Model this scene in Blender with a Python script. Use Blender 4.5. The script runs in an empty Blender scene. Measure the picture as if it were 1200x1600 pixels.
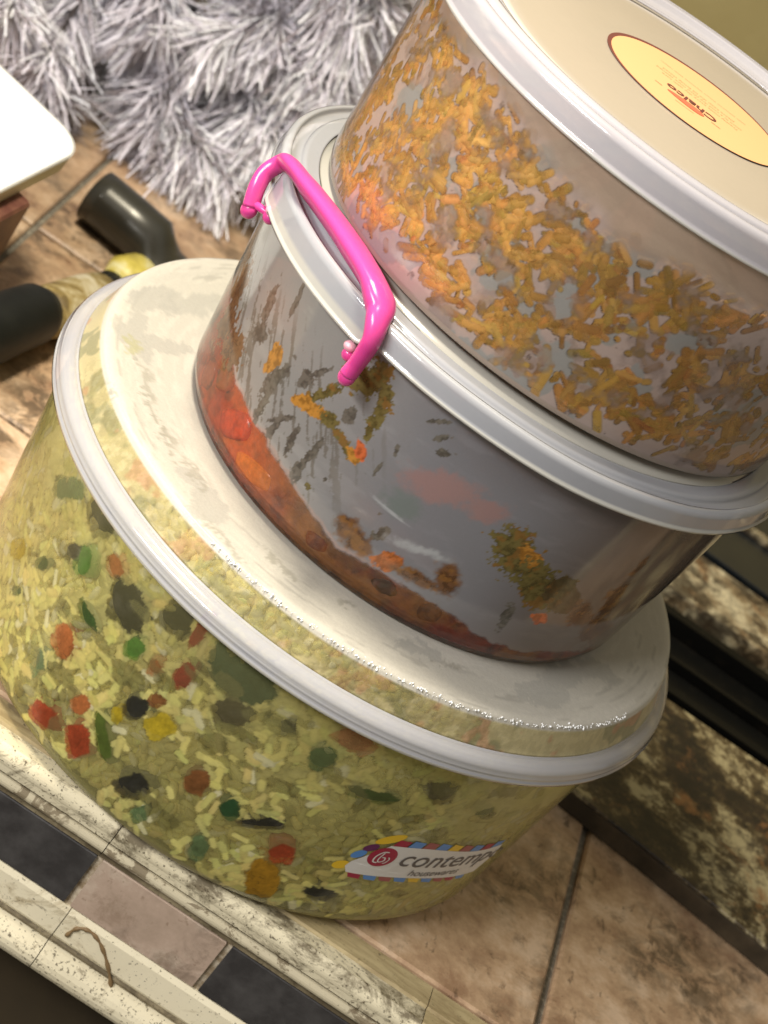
import bpy, math, random
import numpy as np
from mathutils import Matrix, Vector
rnd = random.Random(7); rs = np.random.RandomState(7)
scn = bpy.context.scene
C = scn.collection

# ------------------------------------------------------------------ camera, world, lights, exposure
cam_d = bpy.data.cameras.new("camera"); cam = bpy.data.objects.new("camera", cam_d); C.objects.link(cam)
cam_d.sensor_fit = 'VERTICAL'; cam_d.sensor_height = 24.0; cam_d.lens = 54.0
cam_d.clip_start = 0.02; cam_d.clip_end = 20
cam.matrix_world = Matrix([[0.8210718, -0.5658334, -0.0753231, -0.069338], [0.2104413, 0.4227114, -0.8814928, -0.856548], [0.530618, 0.7079178, 0.4661512, 0.570306], [0, 0, 0, 1]])
cam_d.dof.use_dof = True; cam_d.dof.focus_distance = 0.865; cam_d.dof.aperture_fstop = 11
scn.camera = cam
scn.view_settings.view_transform = 'Standard'; scn.view_settings.look = 'None'
scn.view_settings.exposure = 0.0; scn.view_settings.gamma = 1.0
w = bpy.data.worlds.new("World"); scn.world = w; w.use_nodes = True
bg = w.node_tree.nodes['Background']; bg.inputs[0].default_value = (1.0, 0.94, 0.84, 1); bg.inputs[1].default_value = 0.37

def lamp(name, loc, target, size, energy, color, size_y=None, spread=180):
    d = bpy.data.lights.new(name, 'AREA'); d.energy = energy; d.color = color
    d.shape = 'RECTANGLE'; d.size = size; d.size_y = size_y or size; d.spread = math.radians(spread)
    o = bpy.data.objects.new(name, d); C.objects.link(o); o.location = loc
    o.rotation_euler = (Vector(target) - Vector(loc)).to_track_quat('-Z', 'Y').to_euler()
    return o
lamp('ceiling_lamp', (-0.42, -0.06, 1.22), (0.02, -0.10, 0.0), 0.30, 4.9, (1.0, 0.91, 0.76), 0.16, 82)
lamp('window_light', (-0.95, -1.05, 0.95), (0.02, -0.04, 0.12), 0.85, 7.0, (1.0, 0.97, 0.97), 0.14, 90)

cyc = scn.cycles
cyc.max_bounces = 14; cyc.diffuse_bounces = 3; cyc.glossy_bounces = 3; cyc.transmission_bounces = 6
cyc.transparent_max_bounces = 24; cyc.use_denoising = True; cyc.sample_clamp_indirect = 4.0
cyc.caustics_reflective = False; cyc.caustics_refractive = False

# ------------------------------------------------------------------ numpy noise
def _h(ix, iy, iz, seed):
    n = (ix * 374761393 + iy * 668265263 + iz * 2147483647 // 7 + seed * 1274126177) & 0xffffffff
    n = ((n ^ (n >> 13)) * 1274126177) & 0xffffffff
    n = ((n ^ (n >> 16)) * 668265263) & 0xffffffff
    return ((n ^ (n >> 15)) & 0xffff) / 65535.0
def vnoise(x, y, z, seed=0):
    x, y, z = [np.asarray(a, float) + 1000.0 for a in (x, y, z)]
    xi, yi, zi = [np.floor(a).astype(np.int64) for a in (x, y, z)]
    fx, fy, fz = x - xi, y - yi, z - zi
    fx, fy, fz = [a * a * (3 - 2 * a) for a in (fx, fy, fz)]
    r = 0
    for dx in (0, 1):
        for dy in (0, 1):
            for dz in (0, 1):
                wt = (fx if dx else 1 - fx) * (fy if dy else 1 - fy) * (fz if dz else 1 - fz)
                r = r + wt * _h(xi + dx, yi + dy, zi + dz, seed)
    return r
def fbm(x, y, z, sc, octv=4, seed=0):
    r = 0; a = 1; t = 0
    for k in range(octv):
        f = sc * 2 ** k
        r = r + a * vnoise(np.asarray(x) * f, np.asarray(y) * f, np.asarray(z) * f, seed + k * 17); t += a; a *= .55
    return r / t
def sstep(a, b, x):
    t = np.clip((x - a) / (b - a), 0, 1); return t * t * (3 - 2 * t)

# ------------------------------------------------------------------ object helpers
def tag(o, label=None, cat=None, group=None, kind=None):
    if label: o['label'] = label
    if cat: o['category'] = cat
    if group: o['group'] = group
    if kind: o['kind'] = kind
    return o
def empty(name, loc=(0, 0, 0), rot=(0, 0, 0)):
    o = bpy.data.objects.new(name, None); C.objects.link(o); o.location = loc; o.rotation_euler = rot
    o.empty_display_size = 0.01
    return o
def fast_mesh(name, V, F, col=None, smooth=True, midx=None):
    """V (n,3); F (m,k) array or list of such arrays"""
    V = np.asarray(V, np.float32)
    if not isinstance(F, list): F = [F]
    me = bpy.data.meshes.new(name)
    me.vertices.add(len(V)); me.vertices.foreach_set('co', V.ravel())
    loops = np.concatenate([np.asarray(f).ravel() for f in F]).astype(np.int32)
    tot = np.concatenate([np.full(len(f), np.asarray(f).shape[1], np.int32) for f in F])
    start = np.concatenate([[0], np.cumsum(tot)[:-1]]).astype(np.int32)
    me.loops.add(len(loops)); me.loops.foreach_set('vertex_index', loops)
    me.polygons.add(len(tot)); me.polygons.foreach_set('loop_start', start); me.polygons.foreach_set('loop_total', tot)
    if midx is not None: me.polygons.foreach_set('material_index', np.asarray(midx, np.int32))
    me.polygons.foreach_set('use_smooth', np.full(len(tot), smooth))
    if col is not None:
        a = me.color_attributes.new('Col', 'FLOAT_COLOR', 'POINT')
        a.data.foreach_set('color', np.asarray(col, np.float32).ravel())
    me.update(); me.validate()
    return me
def link(name, me, mats, parent=None, loc=None):
    o = bpy.data.objects.new(name, me); C.objects.link(o)
    for m in (mats if isinstance(mats, (list, tuple)) else [mats]): me.materials.append(m)
    if parent is not None: o.parent = parent
    if loc: o.location = loc
    return o
def grid_faces(nu, nv, closed):
    """nu rings around, nv along; vertex index = j*nu+i"""
    iu = np.arange(nu if closed else nu - 1); jv = np.arange(nv - 1)
    I, J = np.meshgrid(iu, jv); I = I.ravel(); J = J.ravel(); I2 = (I + 1) % nu
    return np.stack([J * nu + I, J * nu + I2, (J + 1) * nu + I2, (J + 1) * nu + I], 1)
def thetas(nf, nb):
    """dense on the side that faces the room, sparse at the back"""
    a = np.linspace(-185, 5, nf, endpoint=False); b = np.linspace(5, 175, nb, endpoint=False)
    return np.radians(np.concatenate([a, b]))
def resample(prof, step):
    out = [prof[0]]
    for a, b in zip(prof[:-1], prof[1:]):
        d = math.hypot(b[0] - a[0], b[1] - a[1]); n = max(1, int(round(d / step)))
        for k in range(1, n + 1): out.append((a[0] + (b[0] - a[0]) * k / n, a[1] + (b[1] - a[1]) * k / n))
    return out
def smooth_prof(p, it=2):
    for _ in range(it):
        q = [p[0]]
        for a, b in zip(p[:-1], p[1:]):
            q.append((a[0] * .75 + b[0] * .25, a[1] * .75 + b[1] * .25)); q.append((a[0] * .25 + b[0] * .75, a[1] * .25 + b[1] * .75))
        q.append(p[-1]); p = q
    return p
def offset_prof(p, t):
    out = []
    for i in range(len(p)):
        a = p[max(0, i - 1)]; b = p[min(len(p) - 1, i + 1)]
        dx, dz = b[0] - a[0], b[1] - a[1]; m = math.hypot(dx, dz) or 1
        out.append((max(0.0, p[i][0] - dz / m * t), p[i][1] + dx / m * t))
    return out
def lathe(name, prof, thick, mats, parent=None, paint=None, nf=300, nb=90, deform=None, smooth=True):
    """closed shell from an outer profile listed from the bottom outwards; inner wall uses material slot 1"""
    th = thetas(nf, nb); n = len(th)
    P = list(prof); no = len(P); Q = offset_prof(P, thick)[::-1] if thick else []
    A = P + Q; r = np.array([a[0] for a in A]); z = np.array([a[1] for a in A])
    R = np.repeat(r[:, None], n, 1); Z = np.repeat(z[:, None], n, 1); T = np.repeat(th[None, :], len(A), 0)
    if deform: R, Z = deform(R, Z, T)
    V = np.stack([R * np.cos(T), R * np.sin(T), Z], -1).reshape(-1, 3)
    F = grid_faces(n, len(A), True)
    if thick:
        ia = np.arange(n); ib = (ia + 1) % n; k = (len(A) - 1) * n
        F = np.concatenate([F, np.stack([k + ia, k + ib, ib, ia], 1)])
    ring = F.min(1) // n
    midx = np.where((ring >= no - 1) & (len(mats) > 1 if isinstance(mats, list) else False), 1, 0)
    col = None
    if paint is not None: col = paint(T.ravel(), R.ravel(), Z.ravel())
    return link(name, fast_mesh(name, V, F, col, smooth, midx), mats, parent)
def scatter(BV, BF, M, T, col=None, jit=None):
    n, k = len(M), len(BV)
    V = np.einsum('nij,kj->nki', M, BV) + T[:, None, :]
    F = (np.asarray(BF)[None] + (np.arange(n) * k)[:, None, None]).reshape(-1, np.asarray(BF).shape[1])
    Cc = None
    if col is not None: Cc = np.repeat(np.concatenate([col, np.ones((n, 1))], 1), k, 0)
    return V.reshape(-1, 3), F, Cc
def capsule(nu=6, prof=((0, -1), (.62, -.82), (.95, -.4), (1, 0), (.95, .4), (.62, .82), (0, 1))):
    """unit capsule along z as quads (poles kept as tiny rings)"""
    p = [(max(r, .02), z) for r, z in prof]; a = np.linspace(0, 2 * np.pi, nu, endpoint=False)
    V = np.array([[r * np.cos(t), r * np.sin(t), z] for r, z in p for t in a])
    return V, grid_faces(nu, len(p), True)
def rand_rot(n, rs):
    q = rs.normal(size=(n, 4)); q /= np.linalg.norm(q, axis=1)[:, None]
    a, b, c, d = q.T
    return np.stack([np.stack([1 - 2 * (c * c + d * d), 2 * (b * c - a * d), 2 * (b * d + a * c)], -1),
                     np.stack([2 * (b * c + a * d), 1 - 2 * (b * b + d * d), 2 * (c * d - a * b)], -1),
                     np.stack([2 * (b * d - a * c), 2 * (c * d + a * b), 1 - 2 * (b * b + c * c)], -1)], 1)
def tube(name, pts, rad, mat, parent=None, n=16, flat=None, squash=None):
    """smooth tube through pts with a radius each; flat = list of (width, height) scales"""
    P = np.array(pts, float); rad = np.array(rad, float) * np.ones(len(P))
    D = np.gradient(P, axis=0); D /= np.linalg.norm(D, axis=1)[:, None]
    up = np.array([0, 0, 1.0]); V = []; side = None
    for i in range(len(P)):
        s = np.cross(D[i], up) if side is None else side - D[i] * np.dot(side, D[i])
        if np.linalg.norm(s) < 1e-4: s = np.array([1.0, 0, 0])
        s /= np.linalg.norm(s); side = s; u = np.cross(s, D[i])
        fw, fh = flat[i] if flat else (1, 1)
        for k in range(n):
            a = 2 * np.pi * k / n
            V.append(P[i] + s * np.cos(a) * rad[i] * fw + u * np.sin(a) * rad[i] * fh)
    F = grid_faces(n, len(P), True).tolist()
    me = bpy.data.meshes.new(name)
    me.from_pydata([tuple(v) for v in V], [], F + [list(range(n))[::-1], list(range((len(P) - 1) * n, len(P) * n))])
    me.polygons.foreach_set('use_smooth', [True] * len(me.polygons)); me.update()
    return link(name, me, mat, parent)
def catmull(pts, k=8):
    P = [np.array(p, float) for p in pts]; P = [2 * P[0] - P[1]] + P + [2 * P[-1] - P[-2]]; out = []
    for i in range(1, len(P) - 2):
        for j in range(k):
            t = j / k; a, b, c, d = P[i - 1:i + 3]
            out.append(.5 * ((2 * b) + (c - a) * t + (2 * a - 5 * b + 4 * c - d) * t * t + (3 * b - a - 3 * c + d) * t ** 3))
    out.append(P[-2]); return np.array(out)

# ------------------------------------------------------------------ materials
class NT:
    def __init__(s, name):
        s.m = bpy.data.materials.new(name); s.m.use_nodes = True; s.t = s.m.node_tree; s.t.nodes.clear()
        s.out = s.n('ShaderNodeOutputMaterial')
    def n(s, typ, **kw):
        nd = s.t.nodes.new(typ)
        for k, v in kw.items():
            if k.startswith('i_'):
                key = k[2:].replace('_', ' '); nd.inputs[key].default_value = v
            else: setattr(nd, k, v)
        return nd
    def l(s, a, b): s.t.links.new(a, b)
    def coord(s, which='Object'):
        return s.n('ShaderNodeTexCoord').outputs[which]
    def noise(s, scale, detail=4, rough=.6, vec=None, dist=0):
        nd = s.n('ShaderNodeTexNoise'); nd.inputs['Scale'].default_value = scale; nd.inputs['Detail'].default_value = detail
        nd.inputs['Roughness'].default_value = rough; nd.inputs['Distortion'].default_value = dist
        s.l(vec if vec is not None else s.coord(), nd.inputs['Vector']); return nd.outputs['Fac']
    def ramp(s, fac, stops):
        nd = s.n('ShaderNodeValToRGB'); e = nd.color_ramp.elements
        while len(e) > 1: e.remove(e[-1])
        e[0].position = stops[0][0]; e[0].color = (*stops[0][1], 1) if len(stops[0][1]) == 3 else stops[0][1]
        for p, c in stops[1:]:
            q = e.new(p); q.color = (*c, 1) if len(c) == 3 else c
        s.l(fac, nd.inputs[0]); return nd.outputs[0]
    def val(s, fac, a, b, lo=0., hi=1.):
        nd = s.n('ShaderNodeMapRange'); nd.inputs[1].default_value = a; nd.inputs[2].default_value = b
        nd.inputs[3].default_value = lo; nd.inputs[4].default_value = hi; s.l(fac, nd.inputs[0]); return nd.outputs[0]
    def math(s, op, a, b=None):
        nd = s.n('ShaderNodeMath', operation=op)
        for i, v in enumerate((a, b)):
            if v is None: continue
            if isinstance(v, (int, float)): nd.inputs[i].default_value = v
            else: s.l(v, nd.inputs[i])
        return nd.outputs[0]
    def mix(s, fac, a, b, mode='MIX'):
        nd = s.n('ShaderNodeMix', data_type='RGBA', blend_type=mode)
        for i, v in ((0, fac), (6, a), (7, b)):
            if isinstance(v, (int, float)): nd.inputs[i].default_value = v
            elif isinstance(v, tuple): nd.inputs[i].default_value = (*v, 1)
            else: s.l(v, nd.inputs[i])
        return nd.outputs[2]
    def bump(s, h, strength=.3, dist=.001):
        nd = s.n('ShaderNodeBump'); nd.inputs['Strength'].default_value = strength; nd.inputs['Distance'].default_value = dist
        s.l(h, nd.inputs['Height']); return nd.outputs['Normal']
    def pbr(s, col, rough=.5, normal=None, **kw):
        p = s.n('ShaderNodeBsdfPrincipled')
        for k, v in (('Base Color', col), ('Roughness', rough)):
            if isinstance(v, (int, float)): p.inputs[k].default_value = v
            elif isinstance(v, tuple): p.inputs[k].default_value = (*v, 1)
            else: s.l(v, p.inputs[k])
        if normal is not None: s.l(normal, p.inputs['Normal'])
        for k, v in kw.items():
            p.inputs[k.replace('_', ' ')].default_value = v
        s.l(p.outputs[0], s.out.inputs[0]); return p

def film_plastic(name, rough=.22, crisp=.25, nscale=900, spec=.5, grain=.0, bumps=0.0, bscale=600):
    """thin milky plastic: colour and cover come from the painted film attribute, the rest lets the light through"""
    t = NT(name)
    at = t.n('ShaderNodeAttribute', attribute_name='Col')
    nz = t.noise(nscale, 5, .65)
    a = t.math('ADD', at.outputs['Alpha'], t.math('MULTIPLY', t.math('SUBTRACT', nz, .5), crisp)); 
    a = t.math('MINIMUM', t.math('MAXIMUM', a, 0.03), 1.0)
    nor = None
    if bumps: nor = t.bump(t.noise(bscale, 3, .6), bumps, .0006)
    col = at.outputs['Color']
    if grain:
        g = t.val(t.noise(1500, 3, .7), .3, .7, 1 - grain, 1 + grain)
        vm = t.n('ShaderNodeVectorMath', operation='SCALE'); t.l(col, vm.inputs[0]); t.l(g, vm.inputs[3]); col = vm.outputs[0]
    di = t.n('ShaderNodeBsdfDiffuse'); tl = t.n('ShaderNodeBsdfTranslucent'); t.l(col, di.inputs[0]); t.l(col, tl.inputs[0])
    m1 = t.n('ShaderNodeMixShader'); m1.inputs[0].default_value = .35; t.l(di.outputs[0], m1.inputs[1]); t.l(tl.outputs[0], m1.inputs[2])
    tr = t.n('ShaderNodeBsdfTransparent'); tr.inputs[0].default_value = (.97, .97, .96, 1)
    m2 = t.n('ShaderNodeMixShader'); t.l(a, m2.inputs[0]); t.l(tr.outputs[0], m2.inputs[1]); t.l(m1.outputs[0], m2.inputs[2])
    gl = t.n('ShaderNodeBsdfGlossy'); gl.inputs['Roughness'].default_value = rough
    fr = t.n('ShaderNodeFresnel'); fr.inputs[0].default_value = 1.49
    if nor is not None:
        for q in (gl, di): t.l(nor, q.inputs['Normal'])
    m3 = t.n('ShaderNodeMixShader'); t.l(t.math('MULTIPLY', fr.outputs[0], spec * 2), m3.inputs[0])
    t.l(m2.outputs[0], m3.inputs[1]); t.l(gl.outputs[0], m3.inputs[2]); t.l(m3.outputs[0], t.out.inputs[0])
    return t.m
def clear_inner():
    t = NT('clear_inner_wall'); tr = t.n('ShaderNodeBsdfTransparent'); tr.inputs[0].default_value = (.98, .98, .97, 1)
    gl = t.n('ShaderNodeBsdfGlossy'); gl.inputs['Roughness'].default_value = .3
    m = t.n('ShaderNodeMixShader'); m.inputs[0].default_value = .02; t.l(tr.outputs[0], m.inputs[1]); t.l(gl.outputs[0], m.inputs[2]); t.l(m.outputs[0], t.out.inputs[0])
    return t.m
def food_mat(name, rough=.35, spec=.5, sss=.15, nscale=500, var=.15, bump=.2):
    """moist food; base colour from the per-piece attribute with fine variation"""
    t = NT(name); at = t.n('ShaderNodeAttribute', attribute_name='Col')
    g = t.val(t.noise(nscale, 4, .6), .3, .7, 1 - var, 1 + var)
    vm = t.n('ShaderNodeVectorMath', operation='SCALE'); t.l(at.outputs['Color'], vm.inputs[0]); t.l(g, vm.inputs[3])
    p = t.pbr(vm.outputs[0], rough, t.bump(t.noise(nscale * 1.5, 3, .6), bump, .0005))
    p.inputs['Specular IOR Level'].default_value = spec
    if sss:
        p.inputs['Subsurface Weight'].default_value = sss; p.inputs['Subsurface Scale'].default_value = .0015; p.inputs['Subsurface Radius'].default_value = (1, .8, .5)
    return t.m
def solid(name, col, rough=.5, bump=0, nscale=300, col2=None, lo=.35, hi=.65, **kw):
    t = NT(name); c = col
    if col2 is not None: c = t.ramp(t.noise(nscale, 5, .6), [(lo, col), (hi, col2)])
    t.pbr(c, rough, t.bump(t.noise(nscale * 2, 4, .6), bump, .0006) if bump else None, **kw)
    return t.m

M_tub = film_plastic('fogged_tub_plastic', .16, .22, 700, .45)
M_smear = film_plastic('smeared_tub_plastic', .11, .10, 1100, .60)
M_lid = film_plastic('milky_lid_plastic', .10, .04, 300, .75)
M_lid_dirty = film_plastic('residue_lid_plastic', .38, .18, 700, .40, .06, .25, 500)
M_in = clear_inner()
M_rice = food_mat('rice_grain', .42, .35, 0, 700, .10, .15)
M_core = food_mat('packed_food', .6, .2, 0, 260, .25, .5)
M_veg = food_mat('cooked_vegetable', .28, .5, .12, 350, .14, .3)
M_cheese = food_mat('orange_shreds', .45, .3, 0, 500, .10, .2)
M_stew = food_mat('stew', .2, .6, .05, 350, .25, .5)

# ------------------------------------------------------------------ tables: (theta deg, height mm, [[s,z],[s,z]] half axes in mm) on a tub wall
VEG=[
 ('pepper_chunk', 'gp', -140.5, 93.2, [[8.2, 8.3], [4.1, -2.0]], 'pale green pepper square behind fogged plastic high on the left of the rice tub'),
 ('mushroom_piece', 'mu', -130.1, 101.8, [[2.6, 5.2], [8.6, -0.3]], 'dark mushroom slice close under the lid rim, left side of the rice tub'),
 ('corn_kernel', 'co', -145.0, 49.0, [[5.6, 4.6], [2.9, -3.9]], 'yellow corn kernel at the far left edge of the rice tub'),
 ('herb_leaf', 'gd', -136.7, 60.6, [[2.6, 4.7], [3.1, 0.3]], 'small dark green herb scrap right of the leftmost corn kernel'),
 ('pepper_chunk', 'gb', -128.5, 82.3, [[4.1, 3.4], [2.6, -5.6]], 'bright green pepper strip standing upright beside a dark mushroom bit'),
 ('mushroom_piece', 'mu', -131.9, 79.2, [[4.1, 4.1], [1.9, -2.0]], 'small grey mushroom bit touching the bright green pepper strip'),
 ('carrot_piece', 'ca', -122.5, 94.7, [[2.7, 4.0], [4.0, -2.3]], 'pinkish orange carrot bit above the large black mushroom'),
 ('mushroom_piece', 'mu', -116.7, 86.9, [[4.4, 7.8], [8.1, -4.3]], 'largest black mushroom slice with pale flecks, upper middle of the rice'),
 ('herb_leaf', 'gd', -122.1, 67.2, [[1.5, 3.0], [5.9, -1.6]], 'thin dark green herb curl below the large black mushroom'),
 ('herb_leaf', 'gd', -139.4, 39.1, [[2.4, 2.4], [1.4, -1.1]], 'tiny dark green herb speck at the far left of the rice'),
 ('carrot_piece', 'ca', -123.6, 48.8, [[4.0, 5.4], [5.4, -4.0]], 'triangular orange carrot piece on the left of the rice tub'),
 ('pea', 'gp', -126.5, 30.6, [[3.1, 2.7], [2.3, -5.3]], 'pale green pea blurred in rice left of the triangular carrot'),
 ('pepper_chunk', 'gb', -112.1, 75.5, [[3.3, 3.5], [2.1, -3.3]], 'green pepper bit directly below the large black mushroom'),
 ('mushroom_piece', 'mu', -108.9, 99.9, [[5.0, 5.2], [2.7, -4.4]], 'grey mushroom slice right under the bright lid rim, beside the red strip'),
 ('pepper_chunk', 'rd', -104.8, 103.7, [[2.4, 0.6], [0.5, -8.3]], 'upper half of the curled red pepper strip tucked under the lid rim'),
 ('pepper_chunk', 'rd', -102.9, 82.5, [[3.4, 0.9], [0.5, -7.0]], 'lower rounded end of the red pepper strip, above brown carrot bit'),
 ('carrot_piece', 'ca', -107.6, 76.4, [[2.5, 2.6], [1.8, -3.0]], 'small orange carrot cube left of the red pepper strip'),
 ('carrot_piece', 'cb', -104.1, 65.1, [[2.7, 2.8], [1.4, -2.4]], 'brownish carrot bit between red pepper strip and bright corn kernel'),
 ('mushroom_piece', 'mu', -106.5, 55.1, [[4.0, 4.3], [2.4, -4.0]], 'dark mushroom lump left of the brownish carrot bit'),
 ('corn_kernel', 'co', -101.6, 55.5, [[3.8, 5.5], [3.0, -3.5]], 'bright yellow glossy corn kernel in the middle of the rice tub'),
 ('pepper_chunk', 'gg', -95.5, 99.9, [[-0.7, 10.8], [13.7, 1.5]], 'big dusky green pepper slab, largest green piece in the rice tub'),
 ('mushroom_piece', 'mb', -93.6, 82.4, [[6.0, 3.8], [2.2, -5.6]], 'brown mushroom slice below the big dusky green pepper slab'),
 ('carrot_piece', 'rc', -119.4, 15.8, [[8.5, 2.6], [-0.6, -5.9]], 'long red carrot piece low at the left corner of the rice tub'),
 ('carrot_piece', 'rc', -111.8, 20.7, [[3.5, 5.8], [5.6, -4.5]], 'oval red carrot piece just right of the long red one'),
 ('carrot_piece', 'ca', -114.9, 34.3, [[3.5, 3.9], [2.0, -3.1]], 'soft pale orange carrot bit above the oval red carrot'),
 ('pepper_chunk', 'go', -108.1, 31.5, [[2.2, 3.4], [7.0, -7.0]], 'olive green pepper strip right of the oval red carrot'),
 ('corn_kernel', 'co', -108.2, 45.4, [[2.2, 2.3], [2.0, -3.3]], 'dull yellow corn kernel beside the top of the olive green strip'),
 ('mushroom_piece', 'mu', -99.5, 24.2, [[4.9, 5.1], [2.6, -4.6]], 'dark blue grey mushroom ring near the base at the left'),
 ('carrot_piece', 'cb', -91.2, 44.2, [[3.9, 3.7], [2.9, -5.1]], 'round brown orange carrot coin in the lower middle of the rice'),
 ('pepper_chunk', 'gk', -84.2, 42.2, [[3.1, 3.2], [2.7, -4.0]], 'small dark green pepper square in the lower middle of the rice'),
 ('pepper_chunk', 'gp', -95.8, 14.2, [[2.9, 1.2], [0.9, -4.2]], 'pale teal pepper scrap at the base left of the dark green square'),
 ('pea', 'gp', -84.3, 16.7, [[3.9, 1.0], [1.6, -6.4]], 'blurred green pea close to the base, left of the orange squash block'),
 ('carrot_piece', 'rc', -72.3, 34.9, [[4.2, 2.7], [2.9, -4.8]], 'red orange carrot bit just above the orange squash block'),
 ('squash_block', 'sq', -72.0, 17.5, [[6.2, 3.9], [5.6, -9.6]], 'orange yellow squash block resting at the base of the rice tub'),
 ('mushroom_piece', 'mu', -78.3, 44.1, [[5.8, 3.3], [1.2, -2.5]], 'flat dark mushroom sliver right of the dark green square'),
 ('pea', 'gg', -77.8, 87.2, [[4.1, 3.0], [3.2, -5.4]], 'round green pea below the lid rim in the middle of the tub front'),
 ('carrot_piece', 'cp', -75.6, 102.2, [[5.8, 2.2], [2.6, -5.7]], 'salmon carrot piece touching the lid rim right of the round green pea'),
 ('mushroom_piece', 'mu', -85.3, 92.2, [[2.1, 1.8], [1.7, -2.9]], 'small dark mushroom dot left of the round green pea'),
 ('mushroom_piece', 'mu', -60.8, 19.2, [[6.7, 0.9], [1.8, -3.5]], 'thin dark mushroom sliver at the base left of the printed label'),
 ('herb_leaf', 'gd', -66.3, 80.3, [[10.1, 2.1], [1.7, -3.3]], 'long dark green herb stem right of the middle, below the salmon carrot'),
 ('mushroom_piece', 'mb', -56.7, 92.1, [[4.6, 3.0], [4.8, -5.4]], 'brown grey mushroom piece on the right side above the printed label'),
 ('herb_leaf', 'go', -44.8, 83.2, [[4.0, 1.1], [3.5, -3.5]], 'olive herb scrap near the right side of the rice tub'),
]
FILM2=[
 ('k', -141.7, 63.2, [[2.9, 1.5], [2.0, -11.5]]),
 ('k', -140.2, 53.9, [[4.6, 3.1], [2.8, -4.5]]),
 ('k', -135.1, 76.9, [[1.4, 0.7], [0.7, -7.7]]),
 ('o', -132.9, 52.6, [[4.4, 2.1], [0.6, -6.4]]),
 ('b', -147.2, 36.8, [[7.9, 5.7], [6.6, -5.6]]),
 ('b', -157.8, 50.4, [[7.2, 3.8], [4.7, -11.4]]),
 ('b', -154.8, 35.5, [[10.7, 6.4], [5.7, -8.1]]),
 ('k', -129.8, 48.4, [[3.4, 0.9], [-2.5, -13.1]]),
 ('k', -129.7, 33.0, [[2.6, 1.1], [-0.0, -8.5]]),
 ('k', -123.5, 59.0, [[1.5, 4.7], [3.2, 0.0]]),
 ('g', -118.6, 61.0, [[6.5, 10.5], [1.9, -1.0]]),
 ('o', -119.1, 52.7, [[9.1, 3.4], [0.2, -3.5]]),
 ('g', -114.6, 55.3, [[5.4, -0.4], [-1.0, -3.7]]),
 ('g', -112.2, 80.1, [[7.6, 5.2], [2.9, -6.7]]),
 ('g', -108.1, 78.7, [[2.8, 2.6], [3.5, -5.2]]),
 ('k', -111.5, 63.3, [[2.3, 1.6], [1.6, -3.7]]),
 ('g', -107.1, 70.8, [[2.2, 1.5], [2.9, -6.9]]),
 ('g', -110.0, 52.3, [[0.9, 2.2], [6.6, -2.4]]),
 ('g', -107.2, 65.6, [[1.6, 0.9], [2.0, -6.4]]),
 ('o', -106.5, 51.2, [[1.3, 2.2], [3.3, -2.2]]),
 ('r', -105.8, 54.9, [[1.9, 2.4], [3.0, -3.1]]),
 ('k', -124.0, 34.1, [[1.7, 0.5], [-0.5, -6.4]]),
 ('k', -119.1, 35.6, [[1.9, 0.7], [0.3, -9.0]]),
 ('k', -114.0, 36.5, [[2.0, 0.3], [-1.0, -12.1]]),
 ('k', -113.8, 26.8, [[2.1, 0.7], [0.1, -3.4]]),
 ('k', -123.7, 38.9, [[5.6, 6.8], [0.9, -0.7]]),
 ('k', -121.6, 65.9, [[3.1, 4.8], [1.3, -0.6]]),
 ('k', -116.4, 70.4, [[2.2, 2.0], [0.6, -0.8]]),
 ('k', -97.2, 85.4, [[3.9, 2.9], [0.5, -0.9]]),
 ('k', -95.0, 80.5, [[3.1, 3.2], [0.8, -1.0]]),
 ('k', -93.3, 76.1, [[3.8, 2.4], [0.7, -1.4]]),
 ('k', -100.5, 65.4, [[0.7, 0.3], [0.6, -2.3]]),
 ('k', -101.2, 53.1, [[0.7, 0.1], [0.0, -3.9]]),
 ('k', -108.6, 34.6, [[0.6, 0.6], [0.6, -0.8]]),
 ('g', -110.8, 26.7, [[1.3, 1.2], [1.0, -1.5]]),
 ('k', -95.8, 38.9, [[0.8, 0.7], [0.3, -0.4]]),
 ('n', -99.9, 24.1, [[5.5, 2.3], [1.4, -6.0]]),
 ('k', -93.6, 31.3, [[1.5, 4.2], [1.7, -0.9]]),
 ('o2', -89.4, 23.5, [[5.3, 4.5], [2.5, -4.1]]),
 ('n', -82.2, 23.8, [[14.4, 1.6], [0.9, -4.1]]),
 ('n', -77.1, 30.9, [[5.6, 3.1], [5.4, -9.7]]),
 ('n', -95.7, 22.3, [[7.1, 1.1], [0.6, -5.7]]),
 ('g', -70.0, 55.0, [[3.6, 7.5], [11.7, -8.7]]),
 ('o', -66.1, 53.7, [[2.9, 2.7], [6.0, -6.5]]),
 ('g', -60.3, 45.7, [[14.2, -2.9], [2.7, -10.3]]),
 ('g2', -54.0, 44.4, [[7.9, 2.4], [7.9, -9.5]]),
 ('r', -54.3, 29.9, [[3.4, 1.0], [2.9, -3.5]]),
 ('k', -61.1, 25.4, [[2.5, -0.5], [2.1, -8.4]]),
 ('n', -45.6, 35.9, [[11.0, -3.6], [3.4, -8.7]]),
 ('n', -40.3, 46.9, [[7.4, -3.2], [3.3, -15.4]]),
 ('n', -42.7, 66.5, [[3.0, -1.4], [0.3, -6.7]]),
 ('n', -35.0, 26.1, [[15.1, -9.1], [-4.8, -5.8]]),
 ('P', -89.6, 63.8, [[18.1, 7.9], [3.3, -8.7]]),
 ('P', -80.1, 65.3, [[10.0, 5.8], [3.5, -6.3]]),
 ('T', -93.5, 47.6, [[11.1, 1.4], [0.9, -8.4]]),
 ('W', -85.4, 35.6, [[-0.8, 2.8], [18.3, 4.7]]),
 ('W', -94.5, 42.3, [[0.0, 1.1], [11.7, -0.9]]),
]
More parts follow.
